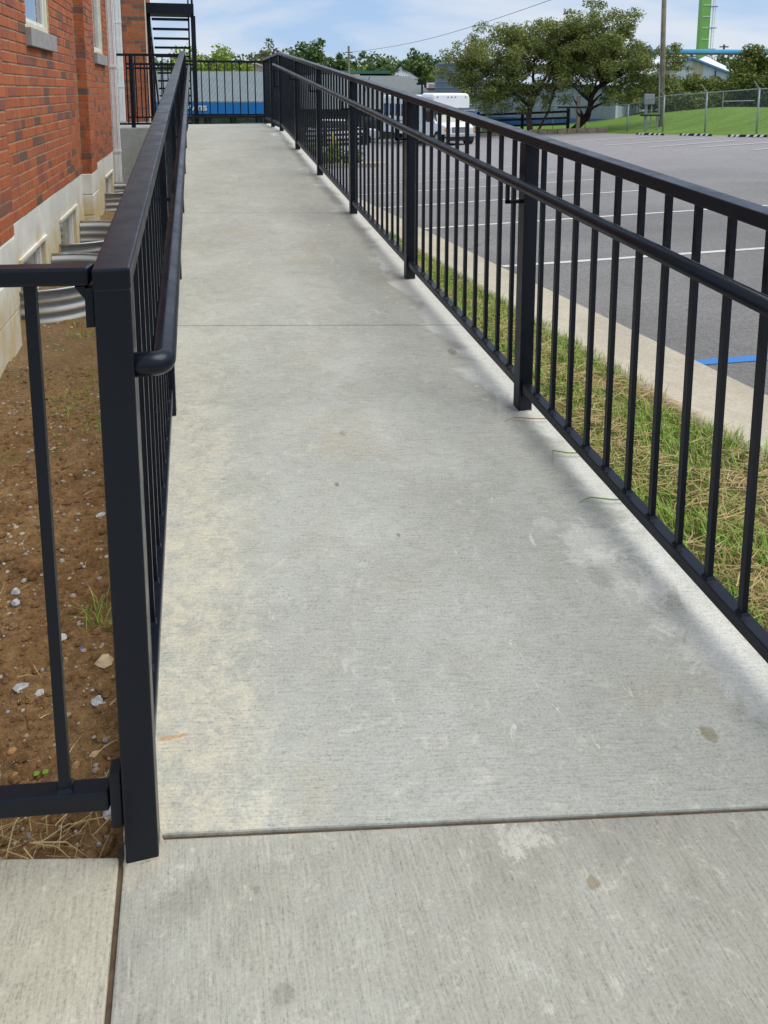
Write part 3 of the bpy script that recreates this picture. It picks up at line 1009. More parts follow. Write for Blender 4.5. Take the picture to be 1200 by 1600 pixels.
def cross_railing(root, p0, p1, base, height, posts, n, rails=('top', 'bottom'), post_drop=0.0, extra=(), zb=.10):
    """level railing p0 -> p1 (xy)"""
    P0, P1 = Vector((*p0, 0)), Vector((*p1, 0))
    at = lambda t: P0.lerp(P1, t)
    a, b = at(0), at(1)
    MB().bar((a.x, a.y, base + height - .019), (b.x, b.y, base + height - .019), .040, .038).build('top_rail', 'black', root, bevel=.004)
    MB().bar((a.x, a.y, base + zb), (b.x, b.y, base + zb), .034, .030).build('bottom_rail', 'black', root, bevel=.003)
    for e in extra:
        MB().bar((a.x, a.y - .03, base + e), (b.x, b.y - .03, base + e), .03, .035).build('mid_rail', 'black', root)
    ang = math.atan2(P1.y - P0.y, P1.x - P0.x)
    for t in posts:
        c = at(t); mb = MB(); rot_box(mb, c.x, c.y, POST, base - .02 - post_drop, base + height - .003, ang)
        mb.build('post', 'black', root, bevel=.003)
    me = box_mesh('baluster', -.009, .009, -.009, .009, 0, height - zb - .047, 'black')
    for k in range(1, n):
        c = at(k / n)
        if min(abs(k / n - t) for t in list(posts) + [-9]) * (P1 - P0).length < .04: continue
        link_mesh('baluster', me, None, root, loc=Vector((c.x, c.y, base + zb + .013)) - ORG[root.name])

# near panel, square to the ramp, running left over the dirt
np_ = thing('guard_railing', (-.19, 1.277, 0), 'short black railing panel running left from the nearest ramp post over the dirt', 'railing')
def near_panel():
    y0, y1 = 1.285, 1.42      # at x=-.16 and x=-1.0 (slightly skewed from the ramp)
    yy = lambda x: y0 + (y1 - y0) * (-.16 - x) / .84
    X1 = -1.0
    MB().bar((-.163, yy(-.16), 1.067), (X1, yy(X1), 1.067), .042, .030).build('top_rail', 'black', np_, bevel=.005)
    MB().bar((-.181, yy(-.178), .113), (X1, yy(X1), .113), .036, .036).build('bottom_rail', 'black', np_, bevel=.004)
    br = MB()
    br.box(-.173, -.1595, 1.262, 1.306, .985, 1.049)
    br.hexa([(-.1745, 1.27, 1.03), (-.172, 1.27, 1.018), (-.172, 1.30, 1.018), (-.1745, 1.30, 1.03), (-.189, 1.27, 1.051), (-.172, 1.27, 1.051), (-.172, 1.30, 1.051), (-.189, 1.30, 1.051)])
    br.build('bracket', 'black', np_, bevel=.003)
    br = MB(); br.box(-.1805, -.160, 1.262, 1.300, .065, .172)
    br.build('bracket', 'black', np_, bevel=.003)
    mb = MB(); mb.box(-.009, .009, -.009, .009, -.003, .925)
    mb.hexa([(-.015, -.015, -.002), (.015, -.015, -.002), (.015, .015, -.002), (-.015, .015, -.002), (-.010, -.010, .008), (.010, -.010, .008), (.010, .010, .008), (-.010, .010, .008)])
    me = bpy.data.meshes.new('baluster'); me.from_pydata(mb.v, [], mb.f); me.update(); me.materials.append(M['black'])
    for x in (-.259, -.388, -.517, -.646, -.775, -.904):
        link_mesh('baluster', me, None, np_, loc=Vector((x, yy(x), .131)) - ORG[np_.name])
    mb = MB(); rot_box(mb, X1 - .028, yy(X1), POST, -.2, 1.06); mb.build('post', 'black', np_, bevel=.003)
near_panel()

er = thing('guard_railing', (1.19, 13.20, .8), 'level black railing across the far end of the landing in front of the blue fascia', 'railing')
cross_railing(er, (-.05, 13.20), (1.20, 13.20), .80, 1.05, [], 10, zb=.12)
pr = thing('guard_railing', (-1.04, 12.12, .8), 'black porch railing beside the white downspouts', 'railing')
cross_railing(pr, (-1.03, 12.20), (-.12, 12.12), .80, 1.10, (.22, ), 7, zb=.06, post_drop=.0)
sr = thing('guard_railing', (-1.0, 13.9, .8), 'black stair railing with two bars in front of the brick wing', 'railing')
cross_railing(sr, (-1.02, 13.9), (.10, 13.9), .80, 1.02, (), 10, extra=(.93, ), zb=.10)

# ------------------------------------------------------------------ brick building
bld = thing('brick_building', wall_pt(5, 0, 0), 'red brick building with painted foundation along the left of the ramp', 'building')
FT = 0.572           # foundation top
COURSE = 0.0677
PIL = [(3.9, 4.49), (7.76, 8.17)]      # pilasters (s range), 9 cm proud
PO = 0.09
WALL_END = 10.62
TOPZ = 6.0
openings = [(5.64, 6.53, 1.775, 3.3), (9.20, 10.12, 1.775, 3.3)]
sills = [(5.60, 6.57), (9.16, 10.16)]
def wbox(mb, s0, s1, o0, o1, z0, z1):
    mb.T = wall_pt
    return mb.hexa([(s0, o1, z0), (s1, o1, z0), (s1, o0, z0), (s0, o0, z0), (s0, o1, z1), (s1, o1, z1), (s1, o0, z1), (s0, o0, z1)])
core = MB(wall_pt)
MO = -.007            # mortar lies 7 mm behind the brick faces
zc = 2.75             # bricks built singly up to here
def core_seg(s0, s1, z0, z1): wbox(core, s0, s1, -.30, MO, z0, z1)
segs = [(2.6, 5.64), (6.53, 9.20), (10.12, WALL_END - .006)]
for s0, s1 in segs: core_seg(s0, s1, FT, TOPZ)
for (s0, s1, z0, z1) in openings:
    core_seg(s0, s1, FT, z0 - .125); core_seg(s0, s1, z1, TOPZ)
for s0, s1 in PIL:
    wbox(core, s0 + .006, s1 - .006, MO - .002, PO - .007, FT, TOPZ)
wallp = core.build('wall', 'mortar', bld)

brick_specs = []      # (s0, s1, out_face, z0, depth)
def blocked(s0, s1, z):
    for (a, b, c, d) in openings:
        if s1 > a + .004 and s0 < b - .004 and z + .057 > c and z < d: return True
    for a, b in sills:
        if s1 > a and s0 < b and z + .057 > 1.652 and z < 1.775: return True
    return False
ncourse = int((zc - FT) / COURSE)
for c in range(ncourse):
    z = FT + .006 + c * COURSE
    # pilaster faces: two bricks wide, alternating
    for (a, b) in PIL:
        L = b - a
        cuts = [0, .2, L] if c % 2 == 0 else [0, .1, .3, L]
        cuts = sorted(set(min(q, L) for q in cuts))
        for q0, q1 in zip(cuts, cuts[1:]):
            if q1 - q0 > .02: brick_specs.append((a + q0 + .001, a + q1 - (.009 if q1 < L else .001), PO, z, .085))
    # main wall
    s = 4.49 - (.1 if c % 2 else 0)
    while s < WALL_END - .03:
        hdr = random.random() < .22
        L = .102 if hdr else .203
        s0, s1 = s, min(s + L - .009, WALL_END - .001)
        s += L
        for (a, b) in PIL:
            if s1 > a - .001 and s0 < b + .001:
                if s0 < a - .03: s1 = a - .002
                elif s1 > b + .03: s0 = b + .002
                else: s1 = s0
        if s1 - s0 < .03: continue
        parts = [(s0, s1)]
        for (a, b, z0, z1) in [(o[0], o[1], o[2], o[3]) for o in openings] + [(a, b, 1.652, 1.775) for a, b in sills]:
            if z + .057 > z0 + .004 and z < z1 - .004:
                np2 = []
                for (p, q) in parts:
                    if q <= a or p >= b: np2.append((p, q)); continue
                    if p < a - .02: np2.append((p, a - .003))
                    if q > b + .02: np2.append((b + .003, q))
                parts = np2
        for p, q in parts:
            if q - p > .02: brick_specs.append((p, q, 0.0, z, .03))
def in_view(b):
    y = (b[0] + b[1]) / 2
    return b[3] < 1.38 + .108 * y and (b[0] > 4.85 or b[2] > 0)
vis = sorted([b for b in brick_specs if in_view(b)], key=lambda b: b[0] - (0.6 if b[2] > 0 else 0))
single, rest = vis[:300], vis[300:] + [b for b in brick_specs if not in_view(b)]
brick_meshes = {}
wt = Vector(wall_pt(1, 0, 0)) - Vector(wall_pt(0, 0, 0))
for (s0, s1, o, z, dp) in single:
    key = (round(s1 - s0, 3), dp)
    if key not in brick_meshes:
        L = s1 - s0
        mb = MB(lambda s, q, zz: (s * math.sin(WY) + q * math.cos(WY), s * math.cos(WY) - q * math.sin(WY), zz))
        c_ = .0025
        # face slightly rounded: back ring, front ring inset
        bk = [(0, -dp, 0), (L, -dp, 0), (L, -dp, .057), (0, -dp, .057)]
        md = [(0, -c_, 0), (L, -c_, 0), (L, -c_, .057), (0, -c_, .057)]
        fr = [(c_, 0, c_), (L - c_, 0, c_), (L - c_, 0, .057 - c_), (c_, 0, .057 - c_)]
        i = [mb.pt(p) for p in bk + md + fr]
        for r0 in (0, 4):
            for k in range(4):
                j = (k + 1) % 4
                mb.f.append([i[r0 + k], i[r0 + j], i[r0 + 4 + j], i[r0 + 4 + k]])
        mb.f.append([i[8], i[9], i[10], i[11]])
        me = bpy.data.meshes.new('brick'); me.from_pydata(mb.v, [], mb.f)
        import bmesh
        bm = bmesh.new(); bm.from_mesh(me); bmesh.ops.recalc_face_normals(bm, faces=bm.faces); bm.to_mesh(me); bm.free()
        me.materials.append(M['brick']); brick_meshes[key] = me
    p = Vector(wall_pt(s0, o + random.uniform(-.0015, .0015), z)) - ORG[bld.name]
    link_mesh('brick', brick_meshes[key], None, wallp, loc=p)
mb = MB(wall_pt)
for (s0, s1, o, z, dp) in rest: wbox(mb, s0, s1, o - dp, o + random.uniform(-.001, .001), z, z + .057)
tag(mb.build('brickwork', 'brick', wallp), kind='stuff')
# upper wall above the individually laid courses
up = MB(wall_pt)
for s0, s1 in segs: wbox(up, s0, s1 + .004, -.02, 0, zc + .02, TOPZ)
for s0, s1 in PIL: wbox(up, s0, s1, .0, PO, zc + .02, TOPZ)
up.build('upper_wall', 'brick', bld)

# foundation: parged block with pilaster bases
fnd = MB(wall_pt)
bw = [(4.98, 5.82, -.10, .315), (6.44, 7.28, -.10, .325), (9.62, 10.42, -.10, .325)]
prev = 2.6
for (s0, s1, z0, z1) in bw:
    wbox(fnd, prev, s0, -.32, -.004, -.5, FT - .002)
    wbox(fnd, s0, s1, -.32, -.006, z1, FT - .004)
    wbox(fnd, s0, s1, -.32, -.006, -.5, z0)
    prev = s1
wbox(fnd, prev, WALL_END - .02, -.32, -.004, -.5, FT - .002)
fo = fnd.build('foundation', 'foundation', bld, bevel=.006)
blk = box_mesh('block', 0, 1, 0, 1, 0, 1, 'foundation')
for (a, b) in PIL:
    nb = 0
    for k, (z0, z1) in enumerate(((-.3, .168), (.171, .368), (.371, FT - .003))):
        t = MB(wall_pt); wbox(t, a - .004, b + .004, -.02, PO - .002 + (.004 if k == 1 else 0), z0, z1)
        t.build('block', 'foundation', fo, bevel=.008)

def window(s0, s1, z0, z1, rec, fw, glass, frame_mat, mull=False):
    f = MB(wall_pt)
    wbox(f, s0, s0 + fw, rec - .05, rec, z0, z1); wbox(f, s1 - fw, s1, rec - .05, rec, z0, z1)
    wbox(f, s0 + fw, s1 - fw, rec - .05, rec - .001, z0, z0 + fw); wbox(f, s0 + fw, s1 - fw, rec - .05, rec - .001, z1 - fw, z1)
    fo_ = f.build('window', frame_mat, bld, bevel=.003)
    i = MB(wall_pt); a = fw + .028
    wbox(i, s0 + fw, s0 + a, rec - .045, rec - .018, z0 + fw, z1 - fw); wbox(i, s1 - a, s1 - fw, rec - .045, rec - .018, z0 + fw, z1 - fw)
    wbox(i, s0 + a, s1 - a, rec - .045, rec - .019, z0 + fw, z0 + a); wbox(i, s0 + a, s1 - a, rec - .045, rec - .019, z1 - a, z1 - fw)
    i.build('sash', 'white_paint', fo_)
    g = MB(wall_pt); wbox(g, s0 + a, s1 - a, rec - .040, rec - .032, z0 + a, z1 - a)
    g.build('pane', glass, fo_)
    return fo_
for (s0, s1, z0, z1) in openings:
    window(s0, s1, z0, z1, -.018, .05, 'glass', 'cream_paint')
for (s0, s1) in sills:
    sm = MB(wall_pt); wbox(sm, s0, s1, -.10, .036, 1.652, 1.775); sm.build('sill', 'sill_stone', bld, bevel=.004)
for (s0, s1, z0, z1) in bw:
    window(s0, s1, z0, z1, -.035, .05, 'screen_glass', 'white_paint')
    l = MB(wall_pt); wbox(l, s0 - .02, s1 + .02, -.05, .012, z1, z1 + .022); l.build('lintel', 'foundation', bld)

# wing beyond the porch, facing back down the ramp
WX0, WX1, WYF, WYB = -2.6, -.715, 14.40, 16.75
wg = MB(); wg.box(WX0, WX1 - .007, WYF + .007, WYB, .3, TOPZ)
wing = wg.build('wing_wall', 'mortar', bld)
mb = MB()
c = 0; z = .81
while z < 4.2:
    x = WX1 - (0 if c % 2 else .1)
    if c % 2 == 0: mb.box(WX1 - .092, WX1 - .001, WYF, WYF + .03, z, z + .057)
    x = WX1 - (.102 if c % 2 == 0 else 0)
    while x > -1.9:
        L = .102 if random.random() < .25 else .203
        mb.box(x - L + .009, x, WYF, WYF + .03, z, z + .057); x -= L
    y = WYF + .0315
    while y < WYB - .05:
        mb.box(WX1 - .03, WX1, y, min(y + .194, WYB - .01), z, z + .057); y += .203
    z += COURSE; c += 1
tag(mb.build('brickwork', 'brick', wing), kind='stuff')
cb = MB(); cb.box(WX1 + .002, WX1 + .022, WYF + .01, WYF + .10, .81, 4.2)
cb.build('corner_trim', 'cream_paint', bld)

# downspouts
def downspout(name, x, y, z0, z1, w, d, label, kick=True):
    root = thing(name, (x, y, z0), label, 'downspout', 'white downspouts at the brick corner')
    p = MB(); p.box(x - w / 2, x + w / 2, y - d / 2, y + d / 2, z0, z1)
    for o in (-.25, .25): p.box(x + o * w - .004, x + o * w + .004, y - d / 2 - .005, y - d / 2 + .001, z0, z1)
    p.build('pipe', 'white_board', root, bevel=.008)
    for zz in (z0 + .6, z0 + 1.7):
        if zz < z1:
            s = MB(); s.box(x - w / 2 - .006, x + w / 2 + .006, y - d / 2 - .009, y + d / 2 + .003, zz, zz + .03); s.build('strap', 'white_board', root)
downspout('downspout', -.957, 10.70, -.05, 5.5, .095, .07, 'white downspout at the wall corner running down to the third window well')
downspout('downspout', -1.155, 14.33, .81, 5.5, .10, .07, 'shorter white downspout ending on the raised porch slab')

# corrugated window wells
def window_well(s0, s1, zr, label, depth=.47):
    sc = (s0 + s1) / 2; hw = (s1 - s0) / 2
    c = wall_pt(sc, 0, zr)
    root = thing('window_well', c, label, 'window well', 'corrugated window wells')
    n = 28
    def prof(sign):
        rows = []
        m = 44
        for j in range(m + 1):
            z = zr - .42 * j / m
            off = .011 * math.cos(2 * math.pi * (zr - z) / .068) + (.012 if j == 0 else 0)
            row = []
            for k in range(n + 1):
                t = math.pi * k / n
                ex = .78
                cs, sn = math.cos(t), math.sin(t)
                px = math.copysign(abs(cs) ** ex, cs) * (hw + off + sign)
                py = abs(sn) ** ex * (depth + off + sign)
                row.append((sc - px, py + .001, z))
            rows.append(row)
        return rows
    mb = MB(wall_pt)
    o_, i_ = prof(0), prof(-.004)
    for rows in (o_, i_):
        ids = [[mb.pt(p) for p in r] for r in rows]
        for A, B in zip(ids, ids[1:]):
            for k in range(n): mb.f.append([A[k], A[k + 1], B[k + 1], B[k]])
        if rows is o_: top = ids[0]
        else:
            for k in range(n): mb.f.append([top[k], top[k + 1], ids[0][k + 1], ids[0][k]])
    mb.build('shell', 'galv_dusty', root, smooth=True)
    rim = MB(wall_pt)
    rim.tube([Vector((p[0], p[1], p[2] + .004)) for p in o_[0]], .011, 8)
    rim.build('rim', 'galv', root, smooth=True)
    st = MB(wall_pt)
    t = math.pi * .63
    ps = sc - math.copysign(abs(math.cos(t)) ** .78, math.cos(t)) * (hw + .016); pq = abs(math.sin(t)) ** .78 * (depth + .016)
    st.box(ps - .017, ps + .017, pq - .004, pq + .008, zr - .40, zr)
    st.build('strap', 'galv', root)
window_well(4.90, 5.98, .150, 'corrugated steel window well nearest the camera, seen under the panel top rail')
window_well(6.36, 7.42, .155, 'middle corrugated window well, between the two brick pilasters')
window_well(9.45, 10.50, .155, 'farthest corrugated window well, beside the tall white downspout')

# ------------------------------------------------------------------ fire escape beyond the porch
fe = thing('fire_escape', (.12, 15.3, .2), 'black steel fire escape stair with open treads beside the brick wing', 'fire escape')
MB().box(-.745, .13, 14.9, 15.62, 2.745, 2.93).build('platform', 'black', fe, bevel=.004)
for k in range(17):
    y = 15.72 + .28 * k; z = 2.73 - .165 * k
    MB().box(-.655 , .02, y, y + .20, z - .03, z + .008).build('tread', 'black', fe)
for x in (-.69, .035):
    s = MB(); s.bar((x, 15.55, 2.74), (x, 15.55 + 4.9, 2.74 - 2.9), .03, .20); s.build('stringer', 'black', fe)
for x, y in ((.115, 15.3), (-.70, 15.3)):
    t = MB(); rot_box(t, x, y, .085, -1.0, 2.745); t.build('post', 'black', fe)
h = MB(); h.bar((.035, 15.5, 3.05 + .55), (.035, 15.5 + 4.9, 3.6 - 2.9), .03, .03); h.build('stair_handrail', 'black', fe)
MB().bar((-.74, 14.93, 3.85), (.13, 14.93, 3.85), .035, .035).build('top_rail', 'black', fe)
MB().bar((-.74, 14.93, 3.02), (.13, 14.93, 3.02), .03, .025).build('bottom_rail', 'black', fe)
bme = box_mesh('baluster', -.008, .008, -.008, .008, 0, .82, 'black')
for k in range(1, 9): link_mesh('baluster', bme, None, fe, loc=Vector((-.74 + .87 * k / 9, 14.93, 3.03)) - ORG[fe.name])
for x in (-.72, .10):
    t = MB(); rot_box(t, x, 14.93, .04, 2.93, 3.87); t.build('rail_post', 'black', fe)
#PART2
# ------------------------------------------------------------------ lawn beyond the wheel stops
def lawn_z(a, d):
    b = gzf(a, d)
    # distance behind the lot edge
    e = d - far_limit(min(max(a, -29), 39))
    rise = ss(0, 14, e) * (0.10 + 0.85 * ss(12, 23, a))
    return b + 0.02 + rise - 0.35 * ss(-0.1, -0.5, e)
struct(grid_surface('lawn', list(np.arange(9.5, 60, 0.8)), list(np.arange(10, 64, 0.8)), lawn_z, 'lawn'), 'smooth bright green grass bank beyond the wheel stops')
ek = MB(far)
def kerb_far(p0, p1, h, w):
    for k in range(8):
        t0, t1 = k / 8, (k + 1) / 8 - .008
        a = [p0[i] + (p1[i] - p0[i]) * t0 for i in (0, 1)]; b = [p0[i] + (p1[i] - p0[i]) * t1 for i in (0, 1)]
        ek.bar((a[0], a[1], gzf(*a) + h / 2 - .05), (b[0], b[1], gzf(*b) + h / 2 - .05), w, h + .1)
kerb_far((3.5, 49.4), (9.0, 48.35), .20, .25)
kerb_far((9.1, 48.2), (13.5, 46.5), .30, .30)
struct(ek.build('kerb', 'stone_kerb'), 'low tan kerb under the two trees')

# island in the lot behind the railing
isl = thing('planted_island', far(-1.4, 28.4, gzf(-1.4, 28.4)), 'kerbed planting island in the lot seen through the railing', 'planting island')
mb = MB(far)
out = [(-4.2, 28.0), (-.2, 27.7), (.15, 28.1), (0.0, 28.7), (-.4, 28.9), (-4.2, 29.3)]
zz = gzf(-2, 28)
mb.prism([(x, y) for x, y in out], zz - .3, zz + .13) if False else None
lo = [(x, y, gzf(x, y) - .2) for x, y in out]; hi = [(x, y, gzf(x, y) + .15) for x, y in out]
mb.extrude(lo, hi)
mb.build('kerb_edge', 'kerb_concrete', isl)

# ------------------------------------------------------------------ foliage
def leaves(centres, radii, n, size, seed, squash=1.0, thin=None):
    """n leaf quads in clumps; centres (k,3), radii (k,)"""
    g = np.random.default_rng(seed)
    centres = np.asarray(centres, float); radii = np.asarray(radii, float)
    w = radii ** 2; w /= w.sum()
    idx = g.choice(len(centres), n, p=w)
    d = g.normal(size=(n, 3)); d /= np.linalg.norm(d, axis=1)[:, None]
    rr = g.random(n) ** 0.42
    P = centres[idx] + d * (radii[idx] * rr)[:, None] * np.array([1, 1, squash])
    nrm = g.normal(size=(n, 3)) + d * .6 + np.array([0, 0, .7])
    nrm /= np.linalg.norm(nrm, axis=1)[:, None]
    t = np.cross(nrm, g.normal(size=(n, 3))); t /= np.linalg.norm(t, axis=1)[:, None]
    b = np.cross(nrm, t)
    s = size * g.uniform(.6, 1.35, n)[:, None]
    return np.stack([P - t * s * .5, P + b * s * .32, P + t * s * .5, P - b * s * .32], axis=1)

def crown_clumps(c, rx, ry, rz, n, cr, seed, hollow=.55, base=None, lump=.25):
    g = random.Random(seed)
    out = []; rad = []
    while len(out) < n:
        v = Vector((g.gauss(0, 1), g.gauss(0, 1), g.gauss(0, 1))).normalized()
        r = g.uniform(hollow, 1) * (1 + lump * mnoise.noise(v * 1.9 + Vector((seed, 0, 0))) * 1.6)
        p = Vector((c[0] + v.x * rx * r, c[1] + v.y * ry * r, c[2] + v.z * rz * r))
        if base is not None and p.z < base: continue
        out.append(p); rad.append(cr * g.uniform(.6, 1.25))
    return out, rad

def limb(mb, p0, p1, r0, r1, seed, bend=.12, n=6, seg=7):
    g = random.Random(seed)
    p0, p1 = Vector(p0), Vector(p1)
    L = (p1 - p0).length
    off = Vector((g.uniform(-1, 1), g.uniform(-1, 1), g.uniform(-.3, .6))) * L * bend
    path = []
    for k in range(n + 1):
        t = k / n
        q = p0.lerp(p1, t) + off * math.sin(math.pi * t) + Vector((g.uniform(-1, 1), g.uniform(-1, 1), 0)) * L * .018 * (0 if k in (0, n) else 1)
        path.append(q)
    mb.tube(path, [r0 + (r1 - r0) * k / n for k in range(n + 1)], seg)
    return path

def simple_tree(a, d, top, w, leafm, label, seed, nleaf=3600, base_gap=.22, group='trees on the skyline behind the roofs', size=.34, depth=None, clumps=34, ztrunk=None, crownshape=1.0, name='tree', cat='tree'):
    zb = gzf(a, min(d, 90)) - .3 if ztrunk is None else ztrunk
    root = thing(name, far(a, d, zb), label, cat, group)
    H = top - zb
    cz = zb + H * (.5 + base_gap / 2); rz = H * (.5 - base_gap / 2) * crownshape
    tr = MB(far)
    limb(tr, (a, d, zb - .2), (a, d, cz + rz * .3), w * .045, w * .02, seed, .03)
    for k in range(7):
        t = 2 * math.pi * k / 7 + seed
        limb(tr, (a, d, cz - rz * .5 + .1 * k), (a + math.cos(t) * w * .32, d + math.sin(t) * w * .3, cz + rz * .35), w * .018, w * .006, seed + k, .1)
    tr.build('trunk', 'bark', root)
    w2 = w * 1.8
    cl, rad = crown_clumps(far(a, d, cz), w2 / 2 * .9, w2 / 2 * .8, rz * .92, 75, w * .135, seed, .1, lump=.16)
    c2, r2_ = crown_clumps(far(a, d, zb + H * .42), w2 / 2 * .98, w2 / 2 * .8, H * .26, clumps // 2, w * .14, seed + 5, .2, lump=.3)
    cl += c2; rad += r2_
    quads('crown', leaves(cl, rad, int(nleaf * 1.9), size, seed), leafm, root)
    return root

sky_trees = [
    (-16.6, 70, 5.7, 5.6, 'leaf_yellow', 'bright yellow green tree just left of the fire escape post', 11, 4200),
    (-14.3, 72, 4.4, 3.2, 'leaf_yellow', 'small yellow green tree just right of the fire escape post', 12, 2600),
    (-17.8, 92, 5.2, 5.5, 'leaf_grey', 'low dull green tree behind the landing railing', 13, 2600),
    (-13.9, 90, 5.0, 5.0, 'leaf_dark', 'low dark tree left of the tall grey green tree', 14, 2400),
    (-12.5, 86, 7.2, 5.3, 'leaf_grey', 'tall loose grey green tree above the landing corner', 15, 3000),
    (-7.7, 85, 7.1, 4.9, 'leaf_mid', 'full mid green tree right of the landing corner', 16, 4200),
    (-4.6, 86, 5.3, 2.3, 'leaf_dark', 'small dark conical tree left of the far utility pole', 17, 2200),
    (-2.3, 92, 4.9, 4.4, 'leaf_yellow', 'low light green tree beside the far utility pole', 18, 2400),
    (-.6, 81, 5.8, 4.3, 'leaf_mid', 'round green tree left of the conical bin roof', 19, 3600),
    (2.9, 81, 5.7, 4.6, 'leaf_mid', 'round green tree behind the conical bin roof', 20, 3800),
    (4.6, 88, 4.7, 2.8, 'leaf_yellow', 'yellowish tree between the bin roof and the grey silo', 21, 2200),
    (6.6, 92, 5.8, 4.4, 'leaf_dark', 'dark green tree behind the grey silo', 22, 3000),
    (10.5, 95, 5.6, 6.5, 'leaf_dark', 'dark green tree hidden behind the crabapple crowns', 23, 3000),
    (-21.5, 88, 5.0, 6.0, 'leaf_mid', 'green tree behind the brick wing and the stair treads', 24, 2400),
]
for a, d, top, w, lm, label, seed, nl in sky_trees:
    simple_tree(a, d, top, w, lm, label, seed, nl, size=.30 if d < 80 else .36, ztrunk=-2.4)
# far wood line behind everything
fw = []
fr = []
for k in range(150):
    a = -60 + 180 * k / 150 + random.uniform(-1, 1)
    d = 170 + random.uniform(-8, 8)
    for j in range(3):
        fw.append(Vector(far(a, d, -2 + 3.9 * j + 1.6 * mnoise.noise(Vector((a * .08, 0, j))) + random.uniform(-.6, .8)))); fr.append(2.6 + random.uniform(-.6, .8))
tag(quads('wood', leaves(fw, fr, 42000, .9, 91), 'leaf_mid'), 'far green tree line on the horizon', 'woodland', kind='stuff')

# the two crabapples
def crab(root_ad, label, trunk_paths, clump_spec, nleaf, seed, bark):
    a0, d0 = root_ad
    zb = gzf(a0, d0)
    root = thing('crabapple_tree', far(a0, d0, zb), label, 'tree', 'spreading crabapple trees at the lot edge')
    tr = MB(far)
    ends = []
    for (p0, p1, r0, r1, s) in trunk_paths:
        pth = limb(tr, p0, p1, r0, r1, s, .10, 7, 8)
        ends.append((Vector(p1), r1))
        for k in range(3, 8):
            g = random.Random(s * 13 + k)
            q = pth[k]
            tip = q + Vector((g.uniform(-1.5, 1.5), g.uniform(-1.3, 1.3), g.uniform(.4, 1.5)))
            limb(tr, q, tip, r1 * .8, .012, s * 7 + k, .12, 5, 5)
            limb(tr, tip, tip + Vector((g.uniform(-.8, .8), g.uniform(-.8, .8), g.uniform(.0, .7))), .015, .006, s * 9 + k, .12, 4, 4)
    tr.build('trunk', bark, root)
    cl, rad = [], []
    for (c, rx, ry, rz, n, cr, s, base) in clump_spec:
        x, r_ = crown_clumps(c, rx, ry, rz, n, cr, s, .25, base, .3)
        cl += [Vector(far(*p)) for p in x]; rad += r_
    quads('crown', leaves(cl, rad, nleaf, .132, seed, squash=.7), 'leaf_crab', root)
zt1, zt2 = gzf(9.3, 48.8), gzf(11.8, 48.2)
crab((9.3, 48.8), 'left crabapple with an upright grey trunk and wide olive green crown', [
    ((9.30, 48.8, zt1 - .1), (9.45, 48.8, .85), .20, .15, 1),
    ((9.55, 48.9, zt1 - .1), (10.9, 49.2, 2.2), .08, .05, 2),
    ((9.45, 48.8, .80), (7.6, 48.6, 3.0), .12, .05, 3),
    ((9.45, 48.8, .80), (9.7, 49.6, 4.0), .12, .05, 4),
    ((9.45, 48.8, .80), (11.0, 48.4, 3.9), .10, .05, 5),
    ((9.35, 48.8, .4), (6.3, 48.9, 2.0), .09, .04, 6)],
    [((8.6, 48.8, 3.5), 4.3, 3.0, 2.7, 92, .62, 31, .7), ((11.3, 48.5, 4.3), 2.4, 2.2, 2.2, 60, .55, 38, 1.3), ((5.7, 48.8, 2.3), 2.7, 2.2, 2.1, 46, .55, 32, .1), ((9.9, 48.8, 4.4), 3.0, 2.6, 1.9, 44, .55, 33, 1.5), ((8.0, 48.6, 1.2), 3.8, 2.0, 1.2, 62, .45, 34, -.05), ((11.1, 48.4, 2.6), 1.6, 1.8, 1.7, 40, .5, 39, .9), ((5.3, 48.8, 3.2), 1.7, 1.6, 1.3, 22, .5, 40, 1)],
    66000, 35, 'bark')
crab((11.8, 48.2), 'right crabapple with a dark crooked leaning trunk and dense crown', [
    ((11.55, 48.2, zt2 - .1), (12.65, 48.2, -.35), .22, .19, 41),
    ((12.65, 48.2, -.38), (12.85, 48.2, .85), .19, .15, 42),
    ((12.85, 48.2, .82), (13.5, 48.2, 1.75), .15, .12, 43),
    ((13.5, 48.2, 1.7), (12.6, 48.0, 4.4), .11, .05, 44),
    ((13.5, 48.2, 1.7), (15.3, 48.4, 2.6), .11, .05, 45),
    ((13.5, 48.2, 1.7), (14.0, 48.9, 4.6), .10, .05, 46),
    ((12.85, 48.2, .8), (11.9, 47.8, 1.4), .05, .03, 47)],
    [((13.4, 48.2, 4.2), 3.9, 2.8, 2.7, 96, .62, 51, 1.1), ((15.4, 48.4, 2.6), 2.5, 2.0, 2.0, 44, .50, 52, .4), ((12.0, 48.0, 3.4), 2.4, 2.2, 1.9, 34, .55, 53, 1.2), ((17.6, 48.4, 3.0), 1.3, 1.3, 1.5, 20, .42, 54, .9), ((14.6, 48.0, 1.0), 2.4, 1.5, .8, 26, .38, 55, .2)],
    50000, 56, 'bark_dark')

